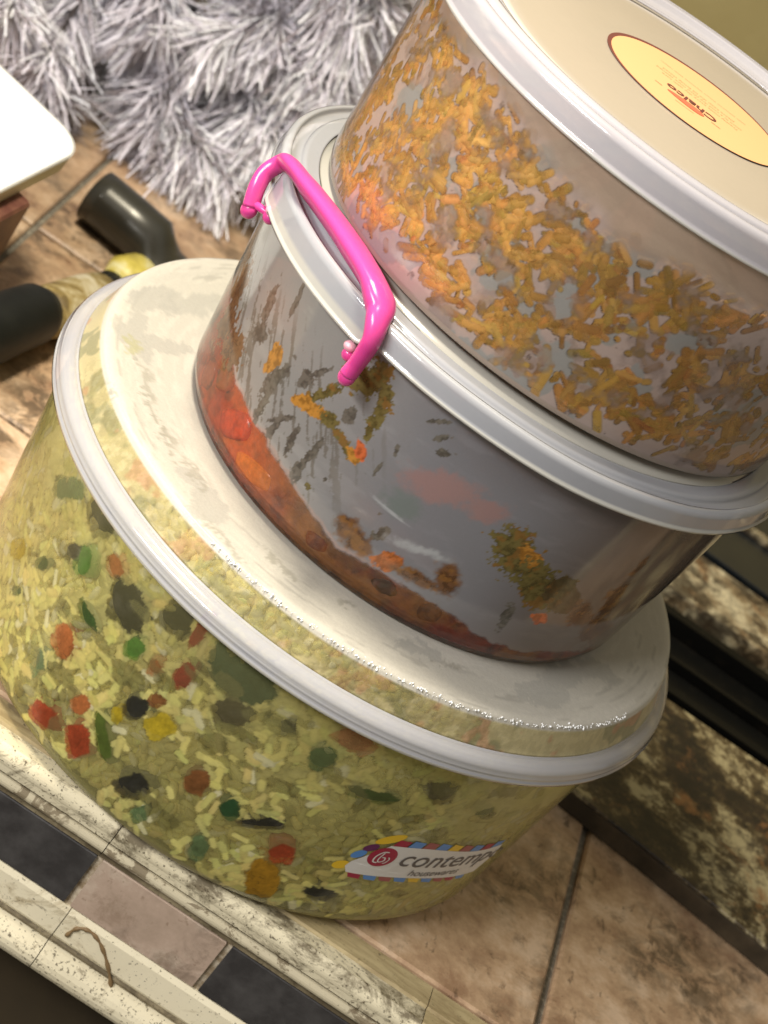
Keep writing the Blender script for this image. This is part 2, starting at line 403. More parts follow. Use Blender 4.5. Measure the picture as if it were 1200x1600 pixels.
FILM3=[
 ('s', -145.2, 51.1, [[11.2, 7.3], [9.8, -6.3]]),
 ('s', -150.5, 18.7, [[6.6, 3.5], [7.3, -6.9]]),
 ('s', -125.7, 45.4, [[4.2, 2.1], [4.3, -10.4]]),
 ('s', -116.0, 43.1, [[5.4, 1.3], [0.5, -7.1]]),
 ('s', -104.9, 29.9, [[9.3, 5.4], [2.5, -5.2]]),
 ('s', -94.6, 42.9, [[5.3, 4.2], [2.1, -3.1]]),
 ('s', -86.9, 17.9, [[5.5, 1.5], [4.2, -14.3]]),
 ('s', -99.2, 65.1, [[3.4, 5.5], [3.3, -2.2]]),
 ('s', -92.0, 37.9, [[3.8, 1.2], [1.7, -5.8]]),
 ('s', -79.3, 48.1, [[4.0, 2.7], [2.6, -3.7]]),
 ('s', -94.2, 37.7, [[3.6, 2.8], [1.9, -2.7]]),
 ('s', -68.5, 50.3, [[13.7, 4.3], [3.3, -5.8]]),
 ('s', -129.8, 8.7, [[17.6, 5.5], [0.6, -9.8]]),
 ('s', -140.7, 7.7, [[7.9, 5.9], [8.9, -6.7]]),
 ('s', -111.2, 74.7, [[5.7, 4.6], [5.3, -6.9]]),
]
LID1=[
 ('w', -123.3, -28.0, [[4.3, 6.9], [5.7, -15.5]]),
 ('w', -125.3, 5.0, [[7.1, 17.5], [3.7, -7.5]]),
 ('w', -114.8, -39.4, [[3.1, 4.9], [2.3, -6.3]]),
 ('w', -111.6, 21.5, [[10.7, 21.5], [3.4, -8.4]]),
 ('w', -108.5, -22.3, [[10.9, 8.7], [1.3, -6.3]]),
 ('w', -61.2, -110.2, [[8.6, 1.3], [0.5, -14.1]]),
 ('w', -69.5, -101.2, [[7.2, 1.1], [0.2, -4.8]]),
 ('g2', -119.2, -41.5, [[1.9, 3.1], [2.6, -7.1]]),
 ('k', -86.5, -86.0, [[0.7, 3.6], [12.4, -10.9]]),
 ('k', -71.5, -95.2, [[0.7, 3.7], [9.1, -6.9]]),
 ('k', -106.8, -58.0, [[0.9, 2.4], [8.1, -13.6]]),
 ('k', -114.4, -82.6, [[0.6, 2.0], [12.6, -17.3]]),
 ('k', -91.4, -111.2, [[0.4, 2.2], [13.3, -11.3]]),
 ('w', 35.5, -109.3, [[10.4, 4.3], [0.0, -5.1]]),
 ('w', 27.7, -113.4, [[3.2, 3.8], [0.6, -2.3]]),
 ('k', 5.4, -112.0, [[4.9, 2.4], [0.2, -2.8]]),
 ('k', -27.1, -115.4, [[0.4, 2.8], [11.6, -4.3]]),
 ('w', 90.1, -84.1, [[13.2, 9.7], [0.4, -8.4]]),
 ('w', 95.5, -62.5, [[9.4, 10.8], [1.7, -9.6]]),
 ('k', 49.4, -105.6, [[7.5, 3.6], [0.0, -2.3]]),
 ('k', -47.1, -124.9, [[0.4, 2.2], [13.4, -7.4]]),
 ('w', 108.0, -42.8, [[8.3, 4.1], [-0.3, -7.4]]),
 ('k', -96.4, -75.1, [[0.5, 1.7], [13.1, -15.4]]),
]


class Stamp:
    # piece footprints painted into the wall film, brightening food the wall shades, on an unrolled (theta, height) raster
    def __init__(s, rmid, z1, cell):
        s.c, s.r = cell, rmid; s.nx = int(math.radians(190) * rmid / cell); s.ny = int(z1 / cell); s.g = np.zeros((s.ny, s.nx), np.float32); s.k = np.zeros((s.ny, s.nx, 3), np.float32)
    def capsules(s, th, z, al, ln, wd, soft, col):
        X = (th - math.radians(-185)) * s.r / s.c; Y = z / s.c
        for x, y, a, l, w_, cc_ in zip(X, Y, al, ln / s.c, wd / s.c, col):
            m = int(l + w_ + 2); x0, x1, y0, y1 = max(0, int(x) - m), min(s.nx, int(x) + m + 1), max(0, int(y) - m), min(s.ny, int(y) + m + 1)
            if x0 >= x1 or y0 >= y1: continue
            gx, gy = np.meshgrid(np.arange(x0, x1) - x, np.arange(y0, y1) - y); ca, sa = math.cos(a), math.sin(a)
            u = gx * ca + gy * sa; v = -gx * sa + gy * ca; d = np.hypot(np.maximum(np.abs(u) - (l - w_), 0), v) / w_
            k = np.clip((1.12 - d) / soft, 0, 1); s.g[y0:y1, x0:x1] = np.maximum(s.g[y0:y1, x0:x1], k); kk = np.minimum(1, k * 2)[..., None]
            s.k[y0:y1, x0:x1] = s.k[y0:y1, x0:x1] * (1 - kk) + (cc_ * (1.08 - .22 * np.clip(d, 0, 1) ** 2)[..., None]) * kk  # brighter along the middle: rounded shading painted into each footprint
    def ellipse(s, th_deg, z_mm, Mx, col, seed, rag=.35, cover=1.0):
        A = np.array(Mx, float).T / 1000; det = np.linalg.det(A); x = (math.radians(th_deg + 185)) * s.r / s.c; y = z_mm / 1000 / s.c
        m = int(np.abs(A).sum(1).max() * 1.4 / s.c) + 2; x0, x1, y0, y1 = max(0, int(x) - m), min(s.nx, int(x) + m + 1), max(0, int(y) - m), min(s.ny, int(y) + m + 1)
        if x0 >= x1 or y0 >= y1: return
        gx, gy = np.meshgrid((np.arange(x0, x1) - x) * s.c, (np.arange(y0, y1) - y) * s.c); u = (A[1, 1] * gx - A[0, 1] * gy) / det; v = (-A[1, 0] * gx + A[0, 0] * gy) / det
        n = fbm(gx + seed, gy, 0 * gx, 170, 5, seed); n2 = fbm(gx + seed, gy, 0 * gx, 900, 3, seed + 3)
        rr_ = np.random.RandomState(int(seed) + 11); na = rr_.randint(4, 7); a0 = rr_.uniform(0, 6.28); rad_ = np.zeros_like(u)
        for k_ in range(na):   # cut faces: an irregular polygon rather than an oval
            a_ = a0 + 6.283 * (k_ + rr_.uniform(-.22, .22)) / na; rad_ = np.maximum(rad_, (u * math.cos(a_) + v * math.sin(a_)) / rr_.uniform(.78, 1.0))
        q = 1 - .6 * rad_ - .4 * np.sqrt(u * u + v * v) + (n - .5) * rag; k = np.clip(q / .06, 0, 1) * cover
        s.g[y0:y1, x0:x1] = np.maximum(s.g[y0:y1, x0:x1] * (1 - k), k * .95); kk = k[..., None]
        s.k[y0:y1, x0:x1] = s.k[y0:y1, x0:x1] * (1 - kk) + (np.array(col) * (.45 + .9 * n + .7 * (n2 - .5))[..., None]) * kk
    def sample(s, T, Z):
        x = np.clip((T - math.radians(-185)) * s.r / s.c, 0, s.nx - 1.01); y = np.clip(Z / s.c, 0, s.ny - 1.01); xi, yi = x.astype(int), y.astype(int); fx, fy = x - xi, y - yi
        s.last = s.k[yi, xi]; g = s.g; return (g[yi, xi] * (1 - fx) + g[yi, xi + 1] * fx) * (1 - fy) + (g[yi + 1, xi] * (1 - fx) + g[yi + 1, xi + 1] * fx) * fy
def blob_eval(b, s_of, z, warp_s, warp_z):
    """value 1 at the centre, 0 at the rim, negative outside, of one slanted ellipse on an unrolled wall"""
    th, zz, Mx = b
    A = np.array(Mx, float).T
    det = A[0, 0] * A[1, 1] - A[0, 1] * A[1, 0]
    s, dz = s_of(th) + warp_s, z - zz + warp_z
    u = (A[1, 1] * s - A[0, 1] * dz) / det; v = (-A[1, 0] * s + A[0, 0] * dz) / det
    return 1 - np.sqrt(u * u + v * v)

# ================================================================== COUNTER
def marbled(name, c1, c2, c3, dark, seed=0., rough=.32):
    t = NT(name); co = t.coord('Object'); mp = t.n('ShaderNodeMapping'); mp.inputs['Location'].default_value = (seed, seed * 2, 0)
    oi = t.n('ShaderNodeObjectInfo'); add = t.n('ShaderNodeVectorMath', operation='ADD')
    sc = t.n('ShaderNodeVectorMath', operation='SCALE'); sc.inputs[3].default_value = 3.0
    t.l(oi.outputs['Random'], sc.inputs[0]); t.l(co, add.inputs[0]); t.l(sc.outputs[0], add.inputs[1]); t.l(add.outputs[0], mp.inputs[0]); v = mp.outputs[0]
    base = t.ramp(t.noise(30, 12, .74, v, .1), [(.36, c1), (.5, c2), (.60, c3)])
    veins = t.val(t.noise(40, 12, .78, v, .3), .56, .64)
    m2 = t.n('ShaderNodeMapping'); m2.inputs['Rotation'].default_value = (0, 0, .9); m2.inputs['Scale'].default_value = (1.0, .38, 1); t.l(v, m2.inputs[0])
    blot = t.val(t.noise(120, 6, .68, m2.outputs[0], .4), .60, .67)
    c = t.mix(t.math('MULTIPLY', veins, .55), base, dark); c = t.mix(t.math('MULTIPLY', blot, .75), c, dark)
    gr_ = t.math('MULTIPLY', t.val(t.noise(11, 5, .65, v, .8), .46, .62), t.val(t.noise(70, 7, .75, v, .6), .42, .56)); c = t.mix(t.math('MULTIPLY', gr_, .8), c, (.07, .05, .03))
    specks = t.val(t.noise(150, 4, .62, v), .66, .71)
    c = t.mix(t.math('MULTIPLY', specks, .6), c, dark)
    p = t.pbr(c, rough, t.bump(t.noise(70, 6, .6, v), .12, .001))
    t.l(t.val(t.noise(30, 4, .6, v), .3, .7, rough - .08, rough + .2), p.inputs['Roughness'])
    return t.m
M_tile = marbled('brown_marbled_tile', (.33, .20, .115), (.53, .36, .215), (.66, .485, .32), (.105, .065, .036))
M_grout = solid('grey_grout', (.19, .17, .13), .85, .8, 300, (.42, .38, .28), .5, .72)
def worn_cream(name, base=(.74, .68, .48), dirt=(.20, .155, .085), amt=(.60, .70), stretch=(1, 1, 1), speck=.66):
    t = NT(name); mp = t.n('ShaderNodeMapping'); mp.inputs['Scale'].default_value = stretch; t.l(t.coord(), mp.inputs[0])
    n1 = t.noise(48, 9, .76, mp.outputs[0], .5); n2 = t.noise(620, 4, .65)
    c = t.mix(t.math('MULTIPLY', t.noise(14, 4, .6), .5), base, (.52, .44, .27))
    c = t.mix(t.val(n1, amt[0], amt[1], 0, .88), c, dirt); c = t.mix(t.val(n2, speck, speck + .04, 0, .85), c, (.09, .07, .04)); c = t.mix(t.val(t.noise(95, 6, .7, None, 1.2), .60, .66, 0, .6), c, (.16, .12, .07))
    t.pbr(c, .28, t.bump(t.noise(160, 5, .6), .2, .0006)); return t.m
M_creamA = worn_cream('worn_cream_ceramic', (.86, .78, .55), (.13, .10, .055), stretch=(.7, 1, 1), amt=(.47, .58), speck=.595)
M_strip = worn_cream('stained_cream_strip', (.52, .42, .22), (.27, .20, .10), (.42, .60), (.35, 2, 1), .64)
M_groove = worn_cream('dirty_groove', (.26, .21, .125), (.10, .078, .045), (.42, .58), (.5, 1, 1), .6)
M_flake = worn_cream('flaking_cream_bead', (.60, .54, .38), (.21, .165, .10), (.50, .53), (1, 1.3, 1.3), .64)
M_cream = worn_cream('clean_cream_ceramic', (.92, .84, .61), (.40, .32, .18), (.56, .68), (.7, 1, 1), .63)
M_bead = worn_cream('specked_cream_bead', (.90, .82, .59), (.24, .19, .11), (.58, .64), (1, 1, 1), .585)
M_slate = solid('charcoal_tile', (.035, .032, .030), .5, .4, 60, (.085, .08, .075), .4, .75)
M_pinkt = marbled('pink_beige_tile', (.40, .30, .22), (.48, .36, .27), (.56, .45, .34), (.26, .18, .12))

M_joint = solid('cream_grout', (.33, .25, .15), .8, .6, 260, (.62, .54, .40), .4, .6)
def box_verts(x0, x1, y0, y1, z0, z1, b=.0012):
    """box whose top edges are bevelled: 12 vertices"""
    V = [(x0, y0, z0), (x1, y0, z0), (x1, y1, z0), (x0, y1, z0), (x0, y0, z1 - b), (x1, y0, z1 - b), (x1, y1, z1 - b), (x0, y1, z1 - b),
         (x0 + b, y0 + b, z1), (x1 - b, y0 + b, z1), (x1 - b, y1 - b, z1), (x0 + b, y1 - b, z1)]
    F = [(3, 2, 1, 0), (0, 1, 5, 4), (1, 2, 6, 5), (2, 3, 7, 6), (3, 0, 4, 7), (4, 5, 9, 8), (5, 6, 10, 9), (6, 7, 11, 10), (7, 4, 8, 11), (8, 9, 10, 11)]
    return V, F
def boxo(name, x0, x1, y0, y1, z0, z1, mat, parent=None, b=.0012):
    V, F = box_verts(x0, x1, y0, y1, z0, z1, b); me = bpy.data.meshes.new(name); me.from_pydata(V, [], F); me.update()
    return link(name, me, mat, parent)
counter = boxo('counter', -1.0, 1.1, -.1085, .70, -.012, -.0035, M_grout, b=.0005); tag(counter, kind='structure')
gx = [-1.0, -.814, -.615, -.4165, -.2175, -.019, .1795, .378, .577, .776, .975]
gy = [-.0965, .084, .2655, .447, .628]
g = .0019
for i in range(len(gx) - 1):
    for j in range(len(gy)):
        y1 = gy[j + 1] if j + 1 < len(gy) else .7
        if gx[i + 1] < -.65 or gx[i] > .6: continue
        boxo('tile', gx[i] + g, gx[i + 1] - g, gy[j] + g * .6, y1 - g, -.0085, rnd.uniform(-.0002, .0002), M_tile, counter)
# front edge: profiled ceramic trim pieces and little wall tiles (profile in y,z swept along x)
def sweep_x(name, prof, x0, x1, mat, parent, jitter=.00025, seed=0, step=.004):
    xs = np.linspace(x0, x1, max(2, int((x1 - x0) / step) + 1)); P = np.array(prof)
    Y = np.repeat(P[:, 0][None], len(xs), 0); Z = np.repeat(P[:, 1][None], len(xs), 0); X = np.repeat(xs[:, None], len(P), 1)
    nz = (fbm(X, Y, Z, 60, 3, seed) - .5) * 2 * jitter
    Y = Y - nz; Z = Z + np.minimum(nz, 0)
    V = np.stack([X, Y, Z], -1).reshape(-1, 3); F = grid_faces(len(P), len(xs), True)[:, ::-1]
    caps = [np.arange(len(P))[None, :], (np.arange(len(P))[::-1] + (len(xs) - 1) * len(P))[None, :]]
    return link(name, fast_mesh(name, V, [F] + caps, smooth=False), mat, parent)
def arc(cy, cz, r, a0, a1, n=6):
    return [(cy + r * math.cos(math.radians(a0 + (a1 - a0) * k / n)), cz + r * math.sin(math.radians(a0 + (a1 - a0) * k / n))) for k in range(n + 1)]
strip_p = [(-.0975, -.0105), (-.0975, -.0006), (-.1100, -.0006), (-.1110, -.0020), (-.1110, -.0105)]
ridge_p = [(-.1085, -.0118)] + [(-.1112, -.0016)] + arc(-.1172, -.0062, .0060, 118, 205, 8) + [(-.1222, -.0120), (-.1085, -.0120)]
groove_p = [(-.1085, -.0122), (-.1195, -.0122), (-.1185, -.0138), (-.1190, -.0143), (-.1085, -.0143)]
bead_p = [(-.1085, -.0145)] + arc(-.1190, -.0172, .0028, 100, 250, 7) + [(-.1085, -.0200)]
under_p = [(-.1085, -.0202), (-.1188, -.0202), (-.1178, -.0218), (-.1180, -.0238), (-.1085, -.0238)]
cream_p = [(-.1085, -.0545), (-.1176, -.0545), (-.1190, -.0570), (-.1190, -.0700), (-.1182, -.0716), (-.1085, -.0716)]
line_p = [(-.1085, -.0718), (-.1172, -.0718), (-.1186, -.0732), (-.1186, -.0742), (-.1172, -.0750), (-.1085, -.0750)]
low_p = [(-.1085, -.0752)] + arc(-.1160, -.0835, .0085, 100, 250, 9) + [(-.1085, -.0920)]
edge = empty('counter_edge', (0, 0, 0)); tag(edge, kind='structure')
joints = [-.62, -.415, -.216, -.0150, .1300, .335, .54, .74]
for i in range(len(joints) - 1):
    a, b = joints[i] + .0002, joints[i + 1] - .0002
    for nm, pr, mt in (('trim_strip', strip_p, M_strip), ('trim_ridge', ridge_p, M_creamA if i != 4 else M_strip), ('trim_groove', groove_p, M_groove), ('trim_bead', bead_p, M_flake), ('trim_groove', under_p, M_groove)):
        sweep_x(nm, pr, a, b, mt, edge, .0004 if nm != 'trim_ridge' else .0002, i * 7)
lj = [-.62, -.4, -.2, -.0113, .19, .39, .59]
for i in range(len(lj) - 1):
    a, b = lj[i] + .0002, lj[i + 1] - .0002
    for nm, pr, mt in (('lower_trim', cream_p, M_cream), ('trim_groove', line_p, M_groove), ('lower_bead', low_p, M_bead)):
        sweep_x(nm, pr, a, b, mt, edge, .0003, i * 5 + 90)
backing = boxo('edge_grout', -.62, .74, -.1165, -.1087, -.0915, -.0242, M_joint, edge, b=.0004)
boxo('joint_filler', -.62, .74, -.1165, -.1087, -.0241, -.0072, M_joint, edge, b=.0004)
boxo('joint_filler', -.62, .74, -.1168, -.1086, -.0914, -.0545, M_joint, edge, b=.0004)
xs = -.0125; L = .0605; k0 = -9
for k in range(k0, 11):
    a = xs + k * .0635; b = a + .0605
    if a < -.6 or b > .7: continue
    boxo('edge_tile', a, b, -.1182, -.1168, -.0535, -.0245, M_pinkt if k % 2 == 0 else M_slate, edge, b=.0004)
# hair-like brown crack stain on the lower trim
t_ = NT('brown_stain'); t_.pbr((.22, .14, .06), .6)
pts = catmull([(-.0105, -.0187, 0), (-.0085, -.0105, 0), (-.003, -.0075, 0), (.004, -.0115, 0), (.012, -.0215, 0), (.0185, -.0325, 0)], 5)
pts3 = [(p[0] + .004, -.1193, -.052 + p[1] * .8) for p in pts]
st = tube('dried_drip', pts3, [.0008 * (1 + .4 * math.sin(i * 1.7)) for i in range(len(pts3))], t_.m, edge, 6)
st['label'] = 'brown dried drip curling over the cream lower trim'
M_cab = solid('dark_cabinet', (.035, .024, .010), .7, .2, 20, (.05, .034, .014))
cab = boxo('cabinet_front', -1.0, 1.1, -.085, -.05, -.86, -.0945, M_cab); tag(cab, kind='structure')
floor = boxo('floor', -2.5, 2.5, -3, 2.0, -.90, -.865, solid('dark_floor', (.045, .032, .014), .6, .2, 8, (.07, .05, .02))); tag(floor, kind='structure')
# olive painted wall behind
tw = NT('olive_wall'); cw = tw.ramp(tw.noise(5, 5, .6), [(.3, (.31, .245, .085)), (.7, (.43, .355, .15))])
cw = tw.mix(tw.val(tw.noise(22, 6, .7, None, .8), .58, .72, 0, .5), cw, (.22, .17, .06)); tw.pbr(cw, .6, tw.bump(tw.noise(90, 4, .6), .2, .002))
wall = boxo('wall', -1.6, 1.6, .702, .74, -.9, 1.6, tw.m); tag(wall, kind='structure')

# ================================================================== TUB BUILDERS
O2 = (0.00468, -0.00299, 0.13514); E2 = (-0.00477, 0.00108, 0.0)
O3 = (0.00677, 0.00169, 0.23922); E3 = (-0.03021, 0.00019, 0.0)
WHITE = (.80, .80, .82)
def rim_paint(h, rgb, a=.84):
    # milky skirt with the slightly yellowed moulded lip along its lower edge
    def f(T, R, Z):
        c = np.tile(np.array(rgb), (len(T), 1)); m = sstep(h + .0007, h + .0002, Z)[:, None]; c = c * (1 - m) + np.array([.92, .90, .80]) * m
        return np.concatenate([c, (a + .12 * m[:, 0])[:, None]], 1)
    return f
def const_paint(rgb, a):
    return lambda T, R, Z: np.concatenate([np.tile(np.array(rgb), (len(T), 1)), np.full((len(T), 1), a)], 1)

# ---------------- tub 1 (bottom, rice)
tub1 = empty('food_tub', (0, 0, .0012))
tag(tub1, 'large clear plastic tub of yellow rice at the bottom of the stack', 'food container', 'stacked food tubs')
def wall_r1(z): return .1316 + .10348 * z
p1 = [(.0005, .0008), (.118, .0008), (.124, .0000), (.1288, .0020), (.1312, .0056)] + [(wall_r1(z), z) for z in np.linspace(.010, .1125, 60)] + [(.1440, .1145)]
p1 = p1[:1] + resample(p1[1:], .0008)
def paint1(T, R, Z):
    n = fbm(R * np.cos(T), R * np.sin(T), Z, 30, 4, 3); n2 = fbm(R * np.cos(T), R * np.sin(T), Z, 90, 3, 9)
    a = .05 + .20 * sstep(.055, .110, Z + (n - .5) * .05) + .14 * sstep(.5, .68, n) * sstep(.02, .08, Z)
    d = np.degrees(T)
    a = a + .20 * sstep(-125, -150, d) + .26 * sstep(-66, -36, d)     # steam fog, thicker to both sides
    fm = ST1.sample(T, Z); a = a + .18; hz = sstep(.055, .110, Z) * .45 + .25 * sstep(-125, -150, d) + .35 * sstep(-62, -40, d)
    fm = fm * np.clip(1 - hz * .75, 0, 1); a = np.clip(a, 0, .8) * (1 - fm) + .58 * fm; c = np.stack([.82 + .05 * n2, .75 + .04 * n2, .30 + .0 * n2], 1); ed_ = 4 * fm * (1 - fm); c = c * (1 - fm[:, None]) + ST1.last * fm[:, None]; c = c * (1 - .30 * ed_[:, None])  # dark shading around each grain is painted into the film
    CS = c; a = a + .25 * sstep(.012, .003, Z)
    a = np.clip(a, .05, .80)
    c = CS
    return np.concatenate([c, a[:, None]], 1)

# lid 1
zl = .1124
pl1 = [(.1492, zl - .0008), (.1503, zl - .0006), (.1504, zl + .0010), (.1498, zl + .0014), (.1500, zl + .0030), (.1494, zl + .0036), (.1496, zl + .0044), (.1488, zl + .0060), (.1470, zl + .0076), (.1448, zl + .0082), (.1436, zl + .0080),
       (.1426, zl + .0100), (.1408, zl + .0160), (.1398, zl + .0192), (.1385, zl + .0216), (.1360, zl + .0223)]
pl1 = resample(pl1, .0008) + [(r, zl + .0223) for r in np.linspace(.1345, .0005, 110)]
LIDPATCH = LID1
def paint_l1(T, R, Z):
    x, y = R * np.cos(T) * 1000, R * np.sin(T) * 1000
    n = fbm(x, y, 0 * x, .12, 4, 5); n2 = fbm(x, y, 0 * x, .5, 4, 8); st_ = fbm(T * 5.5, R * 420, 0 * T, 1.0, 4, 31)
    rim = R > .1436; wallz = (R <= .1436) & (Z < zl + .0200)
    c = np.tile(np.array([.76, .77, .80]), (len(T), 1)); a = np.full(len(T), .80)
    pc = np.array([.64, .61, .53]); c[~rim] = pc; 
    plate = ~rim & ~wallz
    n5 = fbm(x, y, Z * 1000, .35, 4, 77); aw = .34 + .36 * sstep(.45, .70, n5) + .3 * sstep(-112, -128, np.degrees(T)); dgw = np.degrees(T); aw = aw + .45 * sstep(-68, -48, dgw) + .5 * sstep(-150, -165, dgw)
    a[wallz] = np.clip(aw, 0, .92)[wallz]; cw_ = np.tile(np.array([.70, .61, .34]), (len(T), 1)); g1_ = sstep(.56, .62, fbm(x, y, Z * 1000, .085, 3, 78))[:, None]; cw_ = cw_ * (1 - g1_ * .6) + np.array([.26, .27, .15]) * g1_ * .6
    g2_ = sstep(.60, .66, fbm(x, y, Z * 1000, .10, 3, 79))[:, None]; cw_ = cw_ * (1 - g2_ * .6) + np.array([.68, .34, .20]) * g2_ * .6; c[wallz] = cw_[wallz]
    a[plate] = .95
    # brighter dry residue ring and faint wipe streaks
    edge_ = sstep(.1300, .1375, R)
    bright = (sstep(.45, .7, st_) * .12 + edge_ * .10)[:, None]
    dark = (sstep(.60, .72, st_) * .30 * sstep(.10, .125, R))[:, None]
    c = np.where(plate[:, None], c * (1 + bright - dark), c)
    for b in LIDPATCH:
        A = np.array(b[3], float).T; det = np.linalg.det(A)
        dx, dy = x - b[1] + (n - .5) * 14, y - b[2] + (n2 - .5) * 10
        u = (A[1, 1] * dx - A[0, 1] * dy) / det; v = (-A[1, 0] * dx + A[0, 0] * dy) / det
        q = 1 - np.sqrt(u * u + v * v)
        if b[0] == 'k':
            m = sstep(0, .6, q + (n2 - .5) * 1.8)[:, None] * .55; tgt = np.array([.36, .34, .27])
        elif b[0] == 'g2':
            m = sstep(0, .4, q)[:, None] * .6; tgt = np.array([.48, .46, .22])
        else:
            m = sstep(-.02, .12, q + (n2 - .5) * .2)[:, None] * .72; tgt = np.array([.50, .485, .43])
        c = np.where(plate[:, None], c * (1 - m) + tgt * m, c)
    return np.concatenate([np.clip(c, 0, 1), a[:, None]], 1)
lid1 = empty('tub_lid', (0, 0, 0)); lid1.parent = tub1
rim_i = next(i for i, q in enumerate(pl1) if q[0] < .1433 and q[1] > zl + .0085)
lathe('lid_rim', pl1[:rim_i + 1], .0012, [M_lid, M_in], lid1, rim_paint(zl, (.74, .745, .80), .64), 420, 120)
lathe('lid_plate', pl1[rim_i:], .0010, [M_lid_dirty, M_in], lid1, paint_l1, 620, 140)
# condensation beads along the plate edge
BVs, BFs = capsule(6, ((0, -1), (.7, -.7), (1, 0), (.7, .7), (0, 1)))
def beads(name, n, rr, zz, th0, th1, parent, sc=(.00025, .0007)):
    th = np.radians(rs.uniform(th0, th1, n)); r = rr + rs.normal(0, .0006, n); s = rs.uniform(sc[0], sc[1], n)
    T = np.stack([r * np.cos(th), r * np.sin(th), zz + rs.normal(0, .0004, n)], 1); Mx = np.eye(3)[None] * s[:, None, None]
    V, F, _ = scatter(BVs, BFs, Mx, T)
    t = NT('water_bead') if 'water_bead' not in bpy.data.materials else None
    mt = bpy.data.materials.get('water_bead')
    if t:
        t.pbr((.80, .80, .77), .15); mt = t.m
    o = link(name, fast_mesh(name, V, F), mt, parent); tag(o, kind='stuff'); return o
beads('condensation_beads', 420, .1387, zl + .0212, -112, -25, lid1, (.00018, .00055))

# ---------------- rice
rice_top = .108
rice = empty('cooked_rice', (0, 0, .0012)); tag(rice, 'yellow cooked rice filling the bottom tub', 'rice', kind=None)
def ri(z): return wall_r1(z) - .0016
def rice_core_paint(T, R, Z):
    x, y = R * np.cos(T), R * np.sin(T); n = fbm(x, y, Z, 60, 4, 2)
    c = np.outer(1 - n, np.array([.42, .37, .10])) + np.outer(n, np.array([.62, .54, .17])); return np.concatenate([c, np.ones((len(T), 1))], 1)
rice_top = .108
pc = [(.0005, .004), (.124, .004)] + [(ri(z) - .0045, z) for z in np.linspace(.006, rice_top - .004, 30)] + [(.1385, rice_top - .001), (.1375, .1180), (.1335, .1265), (.12, .1285), (.0005, .1290)]
def bumpy(R, Z, T):
    n = fbm(R * np.cos(T), R * np.sin(T), Z, 90, 3, 4); return R * (1 + (n - .5) * .02), Z
core = lathe('rice_core', pc, 0, M_core, rice, rice_core_paint, 300, 60, bumpy); tag(core, kind='stuff')
NG = 7600
th = np.radians(rs.uniform(-180, 5, NG)); z = rs.uniform(.0062, rice_top, NG) ; dep = rs.uniform(.0004, .0055, NG) ** 1.0
keep = np.ones(NG, bool); 
for v in VEG:
    s = (th - math.radians(v[2])) * ri(v[3] / 1000) * 1000; dz = z * 1000 - v[3]
    A = np.array(v[4], float).T; det = np.linalg.det(A); u = (A[1, 1] * s - A[0, 1] * dz) / det; w_ = (-A[1, 0] * s + A[0, 0] * dz) / det
    keep &= ~((u * u + w_ * w_ < 1.0) & (dep < .0045) & (rs.rand(NG) < .93))
cl = fbm(np.cos(th) * .13, np.sin(th) * .13, z, 55, 3, 12); keep &= ~((cl < .40) & (dep < .002))
th, z, dep = th[keep], z[keep], dep[keep]
m_ = 2600; th = np.concatenate([th, np.radians(rs.uniform(-180, 5, m_))]); z = np.concatenate([z, rs.uniform(.106, .1265, m_)]); dep = np.concatenate([dep, rs.uniform(.0002, .003, m_)]); n = len(th)
r = np.minimum(ri(z), .1412 - np.clip(z - .112, 0, 1) * .28) - dep - .0012
er = np.stack([np.cos(th), np.sin(th), 0 * th], 1); et = np.stack([-np.sin(th), np.cos(th), 0 * th], 1); ez = np.tile([0, 0, 1.], (n, 1))
al = rs.uniform(0, np.pi, n); tilt = rs.normal(0, .28, n)
ax = (np.cos(al)[:, None] * et + np.sin(al)[:, None] * ez) * np.cos(tilt)[:, None] + er * np.sin(tilt)[:, None]
sd = np.cross(ax, er); sd /= np.linalg.norm(sd, axis=1)[:, None]; nn = np.cross(sd, ax)
ln = rs.uniform(.0032, .0054, n); wd = rs.uniform(.0015, .0021, n)
Mx = np.stack([sd * wd[:, None], nn * wd[:, None] * .9, ax * ln[:, None]], -1)
cc = np.array([.95, .83, .27])[None] * rs.uniform(.82, 1.1, (n, 1)) * (1 + rs.normal(0, .03, (n, 3))); pale = rs.rand(n) < .12; cc[pale] = np.array([.98, .90, .50])
CV, CF = capsule(6); CV = CV + np.stack([.16 * (1 - CV[:, 2] ** 2), 0 * CV[:, 0], 0 * CV[:, 0]], 1)
V, F, Cc = scatter(CV, CF, Mx, np.stack([r * np.cos(th), r * np.sin(th), z], 1), cc)
lim = wall_r1(V[:, 2]) - .0014 - np.clip(.0075 - V[:, 2], 0, 1) * .9; f_ = np.minimum(1, lim / np.hypot(V[:, 0], V[:, 1])); V[:, 0] *= f_; V[:, 1] *= f_; V[:, 2] = np.maximum(V[:, 2], .0022)
gr = link('rice_grains', fast_mesh('rice_grains', V, F, Cc), M_rice, rice); tag(gr, kind='stuff')

